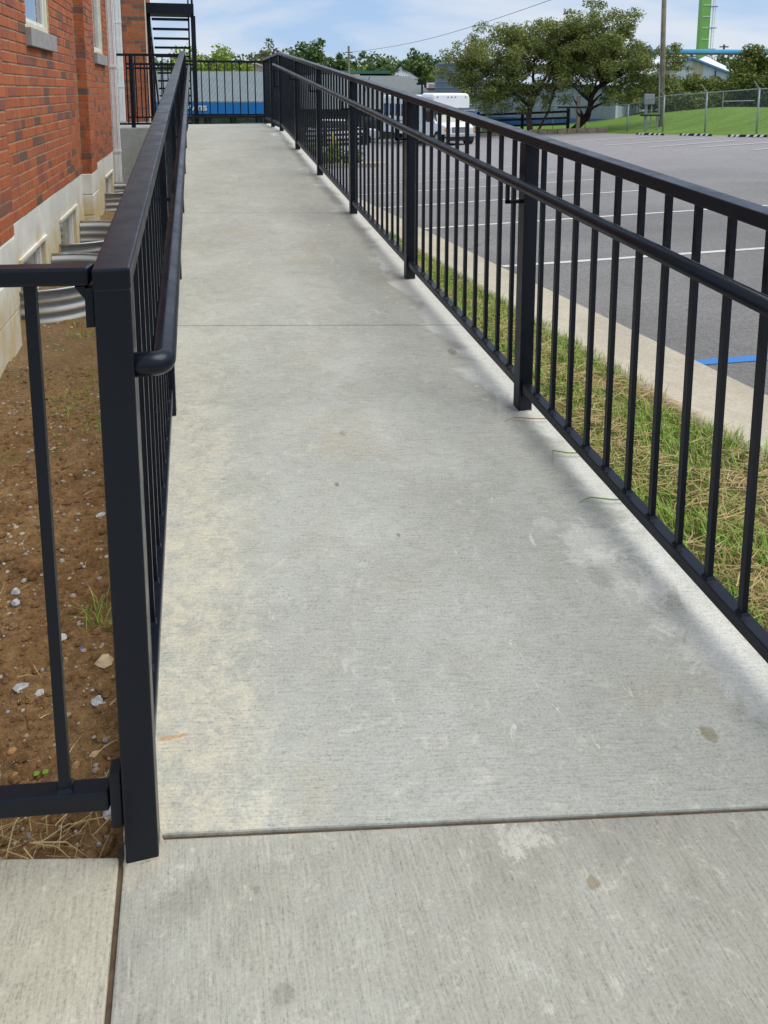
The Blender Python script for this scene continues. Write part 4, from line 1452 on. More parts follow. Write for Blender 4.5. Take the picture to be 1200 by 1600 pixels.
# hedge and shrubs beyond the fence
def shrub(name, a, d, w, dep, z0, z1, lm, label, seed, n, group='overgrown shrubs beyond the chain link fence', size=.17, cr=.5):
    root = thing(name, far(a, d, z0), label, 'shrub', group)
    cl, rad = crown_clumps((a, d, (z0 + z1) / 2), w / 2, dep / 2, (z1 - z0) / 2, int(16 + w * 6), cr, seed, .2, z0 - .1, .3)
    cl = [Vector(far(*p)) for p in cl]
    quads('crown', leaves(cl, rad, n, size, seed), lm, root)
    st = MB(far)
    for k in range(4):
        limb(st, (a + (k - 1.5) * w * .12, d, z0 - .3), (a + (k - 1.5) * w * .22, d, z1 - .3), .05, .02, seed + k, .1, 4, 5)
    st.build('stem', 'bark', root)
for i, (a, d, w, z0, z1, lab) in enumerate([
        (20.2, 57, 4.8, .2, 2.05, 'low trimmed hedge end beside the utility pole'),
        (23.6, 57, 4.8, .2, 2.4, 'middle of the hedge under the blue trimmed gable'),
        (22.2, 55, 5.4, -.6, 1.1, 'loose vine covered shrub hanging on the back of the fence'),
        (26.2, 55, 5.0, .1, 2.6, 'dense shrub below the right end of the gable roof'),
        (27.6, 57, 4.6, .3, 4.1, 'tall bright shrub rising to the blue conveyor'),
        (30.2, 54, 5.0, .0, 3.7, 'tall dark shrub at the right edge of the picture'),
        (29.0, 51, 6.0, -.1, 1.7, 'dark low shrub behind the right fence post'),
        (34.5, 52, 6.0, .0, 4.0, 'shrub just beyond the right edge of the fence')]):
    shrub('shrub', a, d, w, 2.6, z0, z1, 'leaf_hedge' if i != 6 else 'leaf_dark', lab, 60 + i, int(5000 + w * (z1 - z0) * 900), size=.20, cr=.75)
# island plants
for i, (a, d, w, h) in enumerate(((-2.9, 28.6, 1.1, .85), (-2.0, 28.5, 1.0, .7), (-1.2, 28.4, .8, .5))):
    z = gzf(a, d) + .1
    shrub('bedding_plant', a, d, w, .7, z, z + h, 'leaf_yellow' if i == 1 else 'leaf_mid', ('leafy green plant at the far left of the lot island', 'yellow green plant in the middle of the lot island', 'small green plant at the right end of the lot island')[i], 80 + i, 900, 'plants in the lot island', .12, .22)

# ------------------------------------------------------------------ buildings behind
def part_box(root, name, mat, a0, a1, d0, d1, z0, z1):
    mb = MB(far); mb.box(a0, a1, d0, d1, z0, z1); return mb.build(name, mat, root)
def ribs(root, name, mat, face, a0, d0, a1, d1, zf, step=.45, w=.05, out=.03):
    """standing seams on a wall running (a0,d0)-(a1,d1); zf(t) -> (z0, z1)"""
    mb = MB(far)
    L = math.hypot(a1 - a0, d1 - d0); n = int(L / step)
    nx, ny = -(d1 - d0) / L, (a1 - a0) / L
    if ny > 0: nx, ny = -nx, -ny
    for k in range(1, n):
        t = k / n; a, d = a0 + (a1 - a0) * t, d0 + (d1 - d0) * t
        z0, z1 = zf(t)
        ux, uy = (a1 - a0) / L * w / 2, (d1 - d0) / L * w / 2
        mb.hexa([(a - ux + nx * out, d - uy + ny * out, z0), (a + ux + nx * out, d + uy + ny * out, z0), (a + ux - nx * .01, d + uy - ny * .01, z0), (a - ux - nx * .01, d - uy - ny * .01, z0),
                 (a - ux + nx * out, d - uy + ny * out, z1), (a + ux + nx * out, d + uy + ny * out, z1), (a + ux - nx * .01, d + uy - ny * .01, z1), (a - ux - nx * .01, d - uy - ny * .01, z1)])
    return tag(mb.build(name, mat, root), kind='stuff')

# shop with the blue fascia
shop = thing('shop_building', far(-13, 57, -2.3), 'low shop with grey ribbed metal roof and blue fascia behind the landing', 'building')
part_box(shop, 'wall', 'dark_wall', -21, -7.2, 54.6, 66, -2.6, .3)
rf = MB(far)
rf.hexa([(-21.6, 53.9, .50), (-7.0, 53.9, .50), (-7.0, 60, 2.70), (-21.6, 60, 2.74), (-21.6, 53.9, .58), (-7.0, 53.9, .58), (-7.0, 60, 2.78), (-21.6, 60, 2.82)])
rf.hexa([(-21.6, 60, 2.72), (-7.0, 60, 2.68), (-7.0, 66.5, .5), (-21.6, 66.5, .5), (-21.6, 60, 2.82), (-7.0, 60, 2.78), (-7.0, 66.5, .6), (-21.6, 66.5, .6)])
roof = rf.build('roof', 'roof_metal', shop)
rb = MB(far)
for k in range(48):
    a = -21.4 + k * .30
    rb.hexa([(a, 53.9, .57), (a + .05, 53.9, .57), (a + .05, 60, 2.77), (a, 60, 2.77), (a, 53.9, .615), (a + .05, 53.9, .615), (a + .05, 60, 2.815), (a, 60, 2.815)])
tag(rb.build('seam', 'roof_metal', roof), kind='stuff')
fa = part_box(shop, 'fascia', 'blue_fascia', -21.6, -7.0, 53.8, 53.89, -.27, .50)
def text(body, loc, size, mat, parent, rotz=-CAM_YAW, extr=.02):
    cu = bpy.data.curves.new('lettering', 'FONT'); cu.body = body; cu.size = size; cu.extrude = extr; cu.offset = .012
    tmp = bpy.data.objects.new('lettering_curve', cu)
    C.objects.link(tmp)
    bpy.context.view_layer.update()
    me = bpy.data.meshes.new_from_object(tmp.evaluated_get(bpy.context.evaluated_depsgraph_get()))
    bpy.data.objects.remove(tmp)
    me.materials.clear(); me.materials.append(M[mat])
    o = bpy.data.objects.new('lettering', me)
    o.rotation_euler = (R(90), 0, rotz)
    C.objects.link(o); o.parent = parent
    o.location = Vector(loc) - ORG[parent.name]
    ORG[o.name] = ORG[parent.name]
    return o
text('S', far(-15.72, 53.78, -.03), .50, 'sign_white', shop)
text('CATES', far(-13.66, 53.78, -.03), .46, 'sign_white', shop)
for k in range(7):
    a = -19.5 + k * 1.8
    w_ = part_box(shop, 'window', 'black_wood', a, a + 1.5, 54.52, 54.61, -2.0, -.45)
    g = MB(far); g.box(a + .08, a + 1.42, 54.50, 54.53, -1.92, -.53); g.build('pane', 'dark_glass', w_)
# shop with pale shingle roof
sh2 = thing('shop_building', far(-1, 60, -2.0), 'long low building with pale shingle hip roof behind the right railing', 'building')
part_box(sh2, 'wall', 'dark_wall', -6.9, 4.3, 57.0, 70, -2.6, .05)
r2 = MB(far)
r2.poly((-6.9, 56.2, 0.02), (5.0, 56.2, -.05), (2.2, 66, 2.55), (-6.9, 66, 2.62))
r2.poly((5.0, 56.2, -.05), (5.2, 76, -.05), (2.2, 66, 2.55))
r2.poly((-6.9, 66, 2.62), (2.2, 66, 2.55), (5.2, 76, -.05), (-6.9, 76, 0))
r2.poly((-6.9, 56.2, 0.02), (-6.9, 66, 2.62), (-6.9, 76, 0))
r2.poly((-6.9, 56.2, -.03), (-6.9, 76, -.05), (5.2, 76, -.1), (5.0, 56.2, -.1))
r2.build('roof', 'roof_shingle', sh2)
part_box(sh2, 'fascia', 'black_wood', -6.9, 4.9, 56.10, 56.19, -.14, .0)
for k in range(5):
    a = -6 + k * 2.1
    w_ = part_box(sh2, 'window', 'black_wood', a, a + 1.5, 56.94, 57.01, -1.7, -.4)
    g = MB(far); g.box(a + .1, a + 1.4, 56.92, 56.95, -1.6, -.5); g.build('pane', 'dark_glass', w_)
# roof mast and lamp pole
ms = MB(far); ms.bar((-1.55, 60.0, .95), (-1.10, 60.0, 2.42), .05, .05, (0, 1, 0)); tag(ms.build('antenna_mast', 'black'), 'thin leaning mast on the pale shingle roof', 'mast')
lp = thing('lot_lamp', far(2.45, 50, -1.5), 'dark lamp pole standing behind the white bus', 'lamp post')
t = MB(far); t.box(2.39, 2.51, 49.94, 50.06, -1.5, 1.70); t.build('pole', 'black', lp)
t = MB(far); t.box(2.10, 2.72, 49.85, 50.15, 1.70, 1.84); t.build('lamp_head', 'black', lp)
# tan building with roof units
tb = thing('tan_building', far(4, 70, -2), 'tan flat roofed building between the shingle roof and the grey silo', 'building')
part_box(tb, 'wall', 'tan_wall', 2.3, 9, 70, 80, -2.4, 1.45)
part_box(tb, 'parapet', 'dark_wall', 2.2, 9.1, 69.9, 70.1, 1.43, 1.56)
for i, (a, w) in enumerate(((2.75, .95), (4.0, 1.35))):
    u = part_box(tb, 'roof_unit', 'white_panel', a, a + w, 72, 73.2, 1.5, 2.05)
    v = MB(far); v.box(a + .15, a + w - .15, 71.96, 72.0, 1.62, 1.92); v.build('grille', 'grey_box', u)
rr3 = thing('brown_roof_building', far(5.5, 86, -2), 'building with grey brown sloping roof behind the roof units', 'building')
t = MB(far); t.hexa([(3.4, 84, 1.3), (12, 84, 1.3), (12, 92, 2.9), (4.6, 92, 3.0), (3.4, 84, 1.4), (12, 84, 1.4), (12, 92, 3.0), (4.6, 92, 3.15)]); t.build('roof', 'roof_brown', rr3)
part_box(rr3, 'wall', 'cream_wall', 3.6, 12, 84.5, 92, -2.4, 1.32)
# cream gable on the left, tan strip and green roofed one
cg = thing('cream_house', far(-13, 80, -2), 'cream gabled building peeking over the metal roof by the landing corner', 'building')
t = MB(far); t.extrude([(-15.6, 80, -2), (-11.4, 80, -2), (-11.4, 80, 3.45), (-13.2, 80, 4.05), (-15.6, 80, 2.9)], [(-15.6, 90, -2), (-11.4, 90, -2), (-11.4, 90, 3.45), (-13.2, 90, 4.05), (-15.6, 90, 2.9)]); t.build('wall', 'cream_wall', cg)
t = MB(far); t.bar((-13.2, 79.8, 4.12), (-15.9, 79.8, 2.9), .3, .12, (0, 0, 1)); t.bar((-13.2, 79.8, 4.12), (-11.2, 79.8, 3.45), .3, .12); t.build('roof_edge', 'white_panel', cg)
w_ = part_box(cg, 'window', 'white_panel', -12.9, -12.2, 79.93, 80.01, 2.9, 3.4)
g = MB(far); g.box(-12.8, -12.3, 79.91, 79.94, 2.98, 3.33); g.build('pane', 'dark_glass', w_)
gr = thing('green_roof_building', far(-4, 78, -2), 'long tan building with thin green roof edge behind the shingle roof', 'building')
part_box(gr, 'wall', 'cream_wall', -7.2, -2.4, 76, 84, -2, 2.90)
part_box(gr, 'roof', plain('green_roof_edge', (0.05, 0.16, 0.12), .6), -7.4, .6, 77, 85, 2.98, 3.28)
# bin with conical roof
bn = thing('grain_bin', far(1.9, 80, -2), 'grain bin with conical steel roof rising behind the shingle roof', 'grain bin')
t = MB(far)
N = 32
def ring(c, r, z, n=N): return [(c[0] + r * math.cos(2 * math.pi * k / n), c[1] + r * math.sin(2 * math.pi * k / n), z) for k in range(n)]
t.extrude(ring((1.75, 80), 1.75, -2), ring((1.75, 80), 1.75, 2.5)); t.build('wall', 'bin_steel', bn)
t = MB(far); A = [t.pt(p) for p in ring((1.75, 80), 1.85, 2.5)]; B = [t.pt(p) for p in ring((1.75, 80), .18, 3.55)]
for k in range(N): t.f.append([A[k], A[(k + 1) % N], B[(k + 1) % N], B[k]])
t.f.append(B); rfb = t.build('roof', 'bin_steel', bn)
t = MB(far)
for k in range(N):
    a = 2 * math.pi * k / N
    t.bar((1.75 + 1.85 * math.cos(a), 80 + 1.85 * math.sin(a), 2.52), (1.75 + .2 * math.cos(a), 80 + .2 * math.sin(a), 3.57), .04, .05)
tag(t.build('seam', 'bin_steel', rfb), kind='stuff')
t = MB(far); t.extrude(ring((1.75, 80), .2, 3.5, 12), ring((1.75, 80), .2, 3.72, 12)); t.build('cap', 'chrome', bn)
# tall silo
sl = thing('silo', far(5.6, 59.8, -1.8), 'tall blue grey corrugated silo beside the left crabapple', 'silo')
t = MB(far); t.extrude(ring((5.75, 59.8), 1.85, -1.8, 48), ring((5.75, 59.8), 1.85, 3.35, 48)); slw = t.build('wall', 'silo_steel', sl)
t = MB(far)
for k in range(12):
    z = -1.4 + k * .42
    A = [t.pt(p) for p in ring((5.75, 59.8), 1.85, z - .05, 48)]; B = [t.pt(p) for p in ring((5.75, 59.8), 1.885, z, 48)]; Cc = [t.pt(p) for p in ring((5.75, 59.8), 1.85, z + .05, 48)]
    for q in range(48):
        t.f.append([A[q], A[(q + 1) % 48], B[(q + 1) % 48], B[q]]); t.f.append([B[q], B[(q + 1) % 48], Cc[(q + 1) % 48], Cc[q]])
tag(t.build('corrugation', 'silo_steel', slw), kind='stuff')
t = MB(far); t.extrude(ring((5.75, 59.8), 1.9, 3.35, 48), ring((5.75, 59.8), 1.2, 3.46, 48)); t.build('roof', 'silo_steel', sl)

# warehouse behind the trees
wh = thing('warehouse', far(12, 60, -2), 'long blue grey metal warehouse behind the crabapples', 'building')
def wall_poly(root, name, mat, pts, dep=.25):
    t = MB(far)
    n = len(pts)
    c = Vector((0, 0, 0))
    t.extrude([(p[0], p[1], p[2]) for p in pts], [(p[0] + .02, p[1] + dep, p[2]) for p in pts])
    return t.build(name, mat, root)
p_ = wall_poly(wh, 'front_wall', 'grey_panel', [(5.2, 66, -2.2), (16.75, 56, -2.2), (16.75, 56, 1.55), (5.2, 66, 1.78)])
ribs(wh, 'rib', 'grey_panel', 0, 5.2, 66, 16.75, 56, lambda t: (-2.2, 1.7 - .2 * t), .5)
wall_poly(wh, 'base_band', 'blue_band', [(8.5, 63.08, -2.3), (16.74, 55.93, -2.3), (16.74, 55.93, -.72), (8.5, 63.08, -.78)], .04)
wall_poly(wh, 'side_wall', 'pale_panel', [(16.76, 56, -2.2), (26.5, 66, -2.2), (26.5, 66, 1.0), (16.76, 56, 1.55)])
ribs(wh, 'rib', 'pale_panel', 0, 16.76, 56, 26.5, 66, lambda t: (-2.2, 1.5 - .5 * t), .5)
t = MB(far); t.hexa([(5.0, 65.9, 1.80), (16.8, 55.8, 1.57), (27, 66, 1.1), (16, 84, 3.6), (5.0, 65.9, 1.93), (16.8, 55.8, 1.70), (27, 66, 1.25), (16, 84, 3.75)]); t.build('roof', 'grey_panel', wh)
t = MB(far); t.bar((5.0, 65.75, 1.86), (16.8, 55.7, 1.63), .12, .16); t.build('gutter', 'dark_wall', wh)
bb = thing('back_building', far(14, 90, -2), 'large pale metal building rising above the warehouse roof behind the trees', 'building')
part_box(bb, 'wall', 'pale_panel', 11, 33, 88, 100, -2, 4.1)
t = MB(far); t.hexa([(10.6, 87.5, 4.1), (33.5, 87.5, 4.1), (33.5, 94, 5.2), (10.6, 94, 5.2), (10.6, 87.5, 4.25), (33.5, 87.5, 4.25), (33.5, 94, 5.35), (10.6, 94, 5.35)]); t.build('roof', 'white_panel', bb)
ribs(bb, 'rib', 'pale_panel', 0, 11, 88, 33, 88, lambda t: (-2, 4.1), .8)

# gable building with blue trim
gb = thing('gable_building', far(31, 80, -1), 'pale metal gable building with blue roof trim under the conveyor', 'building')
ax_, az = 31.4, 4.55
gl = lambda a: az - (ax_ - a) * .41 if a < ax_ else az - (a - ax_) * .38
strips = [(24.5, 27.6, 'white_panel'), (27.6, 29.9, 'tan_panel'), (29.9, 31.6, 'pale_panel'), (31.6, 32.8, 'tan_panel'), (32.8, 36.6, 'pale_panel')]
for a0, a1, m in strips:
    pts = [(a0, 80, -1), (a1, 80, -1), (a1, 80, gl(a1))] + ([(ax_, 80, az)] if a0 < ax_ < a1 else []) + [(a0, 80, gl(a0))]
    wall_poly(gb, 'wall_panel', m, pts, 8)
ribs(gb, 'rib', 'pale_panel', 0, 24.5, 80, 36.6, 80, lambda t: (-1, gl(24.5 + 12.1 * t) - .05), .55)
t = MB(far); t.bar((ax_, 79.8, az + .08), (24.2, 79.8, gl(24.2) + .08), .4, .20); t.build('roof_trim', 'blue_trim', gb)
t = MB(far); t.bar((ax_, 79.8, az + .08), (37.2, 79.8, gl(37.2) + .08), .4, .20); t.build('roof_trim', 'blue_trim', gb)
t = MB(far); t.bar((34.0, 79.9, 1.0), (34.0, 79.9, 3.4), .08, .08, (1, 0, 0)); t.build('conduit', 'dark_wall', gb)
wc = thing('storage_dome', far(40, 95, -1), 'white conical storage roof behind the gable building', 'storage roof')
t = MB(far); t.extrude(ring((39.9, 97), 3.6, -1, 32), ring((39.9, 97), 3.6, 3.6, 32)); t.build('wall', 'white_panel', wc)
t = MB(far); A = [t.pt(p) for p in ring((39.9, 97), 3.7, 3.6, 32)]; ap = t.pt((39.9, 97, 5.55))
for k in range(32): t.f.append([A[k], A[(k + 1) % 32], ap])
t.build('roof', 'bus_white', wc)

# blue conveyor, supports, green elevator leg
cv = thing('conveyor', far(42, 100, 0), 'long pale blue overhead conveyor crossing behind the gable building', 'conveyor')
t = MB(far)
for k in range(1): t.tube([(31.5, 100, 6.28), (80, 100, 6.02)], .30, 14)
t.build('housing', 'conveyor_blue', cv, smooth=True)
t = MB(far); t.bar((31.5, 99.8, 5.92), (80, 99.8, 5.68), .3, .10); t.build('walkway', 'rust_steel', cv)
for a in (38.6, 39.3, 46.3, 46.9, 52.6, 53.3, 60, 60.7, 67):
    t = MB(far); t.bar((a, 100, -2), (a, 100, 5.9), .18, .18, (1, 0, 0)); t.build('support', 'rust_steel', cv)
lg = thing('elevator_leg', far(44.7, 110, 0), 'tall green grain elevator leg with white ladder', 'grain elevator')
t = MB(far)
lx = lambda z: 44.75 + (z - 5.9) * .012
t.hexa([(44.05, 109.4, -2), (45.25, 109.4, -2), (45.25, 110.6, -2), (44.05, 110.6, -2), (44.15, 109.4, 24), (45.45, 109.4, 24), (45.45, 110.6, 24), (44.15, 110.6, 24)])
t.build('casing', 'leg_green', lg)
for k in range(16):
    z = .6 + k * 1.55
    t = MB(far); t.box(44.25, 45.25, 109.34, 109.39, z, z + .09); t.build('band', 'sign_white', lg)
t = MB(far)
t.bar((45.55, 109.6, -1), (45.95, 109.6, 24), .12, .12, (0, 1, 0))
t.bar((45.85, 109.6, -1), (46.25, 109.6, 24), .06, .06, (0, 1, 0))
for k in range(40):
    z = .4 + k * .6; x = 45.57 + .016 * z
    t.box(x, x + .32, 109.56, 109.62, z, z + .05)
tag(t.build('ladder', 'sign_white', lg), kind='stuff')
for k in range(8):
    z = 1.2 + k * 2.9; t = MB(far); t.box(45.2, 46.3, 109.3, 109.9, z, z + .1); t.build('ladder_bracket', 'grey_box', lg)
dp = thing('utility_pole', far(47, 108, 0), 'small dark pole with crossarm beside the green elevator leg', 'utility pole')
t = MB(far); t.bar((46.9, 108, -2), (46.9, 108, 7.6), .2, .2, (1, 0, 0)); t.build('pole', 'rust_steel', dp)
t = MB(far); t.box(46.3, 47.5, 107.9, 108.1, 7.2, 7.36); t.build('crossarm', 'rust_steel', dp)

# ------------------------------------------------------------------ poles, wires, meter, fences
up_ = thing('utility_pole', far(16.55, 46.2, -.6), 'tall weathered wooden utility pole at the lawn edge', 'utility pole')
t = MB(far); t.tube([(16.62, 46.2, -1.6), (16.45, 46.2, 4), (16.25, 46.2, 12)], [.165, .15, .12], 14); t.build('pole', 'pole_wood', up_, smooth=True)
t = MB(far); t.tube([(16.38, 46.05, -.4), (16.30, 46.05, 2.2)], .05, 8); t.tube([(16.3, 46.05, 2.2), (16.10, 46.05, 12)], .018, 6); t.build('conduit', 'grey_box', up_)
mt = thing('meter_cabinet', far(15.2, 44.6, -.7), 'grey electric meter cabinet on posts in front of the utility pole', 'meter cabinet')
t = MB(far); t.box(14.97, 15.55, 44.5, 44.75, .55, 1.15); t.build('cabinet', 'grey_box', mt, bevel=.03)
for a in (15.05, 15.12, 15.75):
    t = MB(far); t.box(a, a + .07, 44.6, 44.68, -1.2, .56 if a < 15.5 else -.1); t.build('post', 'grey_box', mt)
t = MB(far); t.box(14.8, 15.95, 44.55, 44.62, -.12, -.02); t.build('crossbar', 'black_wood', mt)
t = MB(far); t.tube([(15.4, 44.6, -.7), (15.42, 44.6, .5)], .04, 8); t.build('conduit', 'grey_box', mt)
fp = thing('utility_pole', far(-3.4, 75, -2), 'thin far utility pole above the shingle roof', 'utility pole')
t = MB(far); t.tube([(-3.38, 75, -2), (-3.38, 75, 5.55)], .10, 8); t.build('pole', 'pole_wood', fp)
t = MB(far); t.box(-3.75, -3.0, 74.95, 75.05, 4.9, 5.0); t.build('crossarm', 'pole_wood', fp)
t = MB(far)
cab = [(15.6, 42, 9.6), (12.8, 44, 8.0), (9.88, 46, 6.56), (8.51, 55, 5.75), (4.31, 66, 5.46), (-.61, 75, 5.18), (-3.38, 75.4, 4.75)]
cab = [Vector((9.88, 46, 6.62)).lerp(Vector((-3.38, 75, 4.95)), k / 16) - Vector((0, 0, .55 * math.sin(math.pi * k / 16))) for k in range(17)]
cab = [Vector((13.5, 38.2, 7.5)), ] + cab
t.tube(cab, .016, 5); tag(t.build('power_cable', 'black'), 'black power cable sagging across the sky', 'cable')

# wooden post with arm in front of the right tree
wp = thing('wooden_post', far(11.95, 47.6, -1.3), 'grey wooden post with a dark crossarm by the crooked crabapple trunk', 'post')
t = MB(far); t.box(11.86, 12.06, 47.5, 47.7, -1.5, 1.0); t.build('post', 'pole_wood', wp)
t = MB(far); t.box(10.65, 12.9, 47.45, 47.52, .27, .37); t.build('crossarm', 'black_wood', wp)

def board_fence(pts, h, label, nb=4, spost=2.6):
    root = thing('board_fence', far(pts[0][0], pts[0][1], gzf(*pts[0])), label, 'fence')
    for (p, q) in zip(pts, pts[1:]):
        L = math.hypot(q[0] - p[0], q[1] - p[1]); n = max(1, round(L / spost))
        for k in range(n + 1):
            if k == n and q != pts[-1]: continue
            a = p[0] + (q[0] - p[0]) * k / n; d = p[1] + (q[1] - p[1]) * k / n; z = gzf(a, d)
            t = MB(far); t.box(a - .09, a + .09, d - .07, d + .07, z - .2, z + h + .08); t.build('post', 'black_wood', root)
        for k in range(n):
            a0 = p[0] + (q[0] - p[0]) * k / n; d0 = p[1] + (q[1] - p[1]) * k / n
            a1 = p[0] + (q[0] - p[0]) * (k + 1) / n; d1 = p[1] + (q[1] - p[1]) * (k + 1) / n
            for b in range(nb):
                z = h * (.14 + .82 * b / (nb - 1)) - .06
                t = MB(far); t.bar((a0, d0 - .09, gzf(a0, d0) + z), (a1, d1 - .09, gzf(a1, d1) + z), .04, .14)
                t.build('board', 'black_wood', root)
board_fence([(11.65, 48.9), (6.2, 50.8)], 1.42, 'black four board fence under the crabapples')
board_fence([(-1.0, 45.2), (-8.5, 45.6)], 1.05, 'black board fence behind the lot island, seen through the railing', 4, 2.5)

# chain link fence
cf = thing('chain_link_fence', far(18.4, 38.4, -.8), 'galvanised chain link fence with angled arms on the grass bank', 'fence')
fpts = [(14.40, 45.6, 1.62), (15.66, 43.3, 2.05), (17.05, 40.95, 2.12), (18.42, 38.1, 2.22), (20.0, 34.7, 2.22)]
bpts = [(14.40, 45.6, 1.62), (12.9, 49.5, 1.6), (11.6, 53.0, 1.6), (10.6, 56.5, 1.6)]
def fz(a, d): return lawn_z(a, d)
for (a, d, h) in fpts:
    z = fz(a, d)
    t = MB(far); t.tube([(a, d, z - .3), (a, d, z + h)], .042, 10); po = t.build('post', 'fence_tube', cf, smooth=True)
    if h > 1.8:
        t = MB(far); t.bar((a, d, z + h - .02), (a - .30, d - .05, z + h + .34), .05, .05); t.build('arm', 'fence_tube', po)
for (a, d, h) in bpts[1:]:
    z = fz(a, d)
    t = MB(far); t.tube([(a, d, z - .3), (a, d, z + h)], .035, 8); t.build('post', 'fence_tube', cf)
for pts in (fpts, bpts):
    for p, q in zip(pts, pts[1:]):
        z0, z1 = fz(p[0], p[1]), fz(q[0], q[1])
        t = MB(far); t.tube([(p[0], p[1], z0 + p[2] - .03), (q[0], q[1], z1 + q[2] - .03)], .025, 8); t.build('top_tube', 'fence_tube', cf)
        t = MB(far)
        L = math.hypot(q[0] - p[0], q[1] - p[1]); h = (p[2] + q[2]) / 2 - .1
        n = int((L + h) / .11)
        for k in range(-int(h / .11), int(L / .11) + 1):
            for s in (1, -1):
                u0, v0, u1, v1 = k * .11, 0, k * .11 + h, h
                if u0 < 0: v0 = -u0; u0 = 0
                if u1 > L: v1 = h - (u1 - L); u1 = L
                if u1 <= u0: continue
                if s < 0: u0, u1 = L - u0, L - u1
                f = lambda u, v: (p[0] + (q[0] - p[0]) * u / L, p[1] + (q[1] - p[1]) * u / L + .01 * s, z0 + (z1 - z0) * u / L + .05 + v * ((p[2] + (q[2] - p[2]) * u / L) - .1) / h)
                A, B = Vector(f(u0, v0)), Vector(f(u1, v1))
                w = Vector((.0045, 0, 0)); m = Vector((0, 0, .0045))
                t.poly(A - m, A + m, B + m, B - m)
        tag(t.build('wire_mesh', 'silver_wire', cf, recalc=False), kind='stuff')
bf = thing('chain_link_fence', far(22, 50, 0), 'farther low chain link fence with a short rail in front of the shrubs', 'fence')
for a, d in ((17.4, 51.5), (21.95, 50.2)):
    z = fz(a, d); t = MB(far); t.tube([(a, d, z - .2), (a, d, z + 1.15)], .035, 8); t.build('post', 'fence_tube', bf)
t = MB(far); z = fz(22, 50.2) + .5; t.tube([(22.0, 50.2, z), (23.9, 50.0, z + .05)], .03, 8); t.build('rail', 'fence_tube', bf)

# wheel stops
def wheel_stop(p0, p1, label):
    a, b = Vector((p0[0], p0[1], 0)), Vector((p1[0], p1[1], 0))
    c = (a + b) / 2; d = (b - a).normalized(); s = Vector((-d.y, d.x, 0)); L = (b - a).length
    root = thing('wheel_stop', far(c.x, c.y, gzf(c.x, c.y)), label, 'wheel stop', 'rubber wheel stops along the lawn edge')
    z = gzf(c.x, c.y)
    def P(u, v, w): q = c + d * u + s * v; return (q.x, q.y, z + w + (gzf(q.x, q.y) - z))
    t = MB(far); h = L / 2
    t.hexa([P(-h, -.075, 0), P(h, -.075, 0), P(h, .075, 0), P(-h, .075, 0), P(-h + .03, -.045, .11), P(h - .03, -.045, .11), P(h - .03, .045, .11), P(-h + .03, .045, .11)])
    t.build('block', 'rubber', root)
    for u in (-.78, -.52, .02, .40, .72):
        u0, u1 = u * h - .075, u * h + .075
        t = MB(far); sk = .05
        t.hexa([P(u0, -.078, .015), P(u1, -.078, .015), P(u1, -.06, .015), P(u0, -.06, .015), P(u0 + sk, -.050, .106), P(u1 + sk, -.050, .106), P(u1 + sk, -.03, .106), P(u0 + sk, -.03, .106)])
        t.hexa([P(u0 + sk, -.045, .10), P(u1 + sk, -.045, .10), P(u1 + sk, .045, .10), P(u0 + sk, .045, .10), P(u0 + sk, -.045, .114), P(u1 + sk, -.045, .114), P(u1 + sk, .045, .114), P(u0 + sk, .045, .114)])
        t.build('reflector', 'sign_white', root)
wheel_stop((13.98, 42.55), (14.85, 40.9), 'farthest black and white wheel stop, left of the other two')
wheel_stop((15.45, 40.15), (16.38, 38.5), 'middle black and white wheel stop below the fence')
wheel_stop((16.72, 37.40), (17.95, 36.05), 'nearest black and white wheel stop at the right edge')

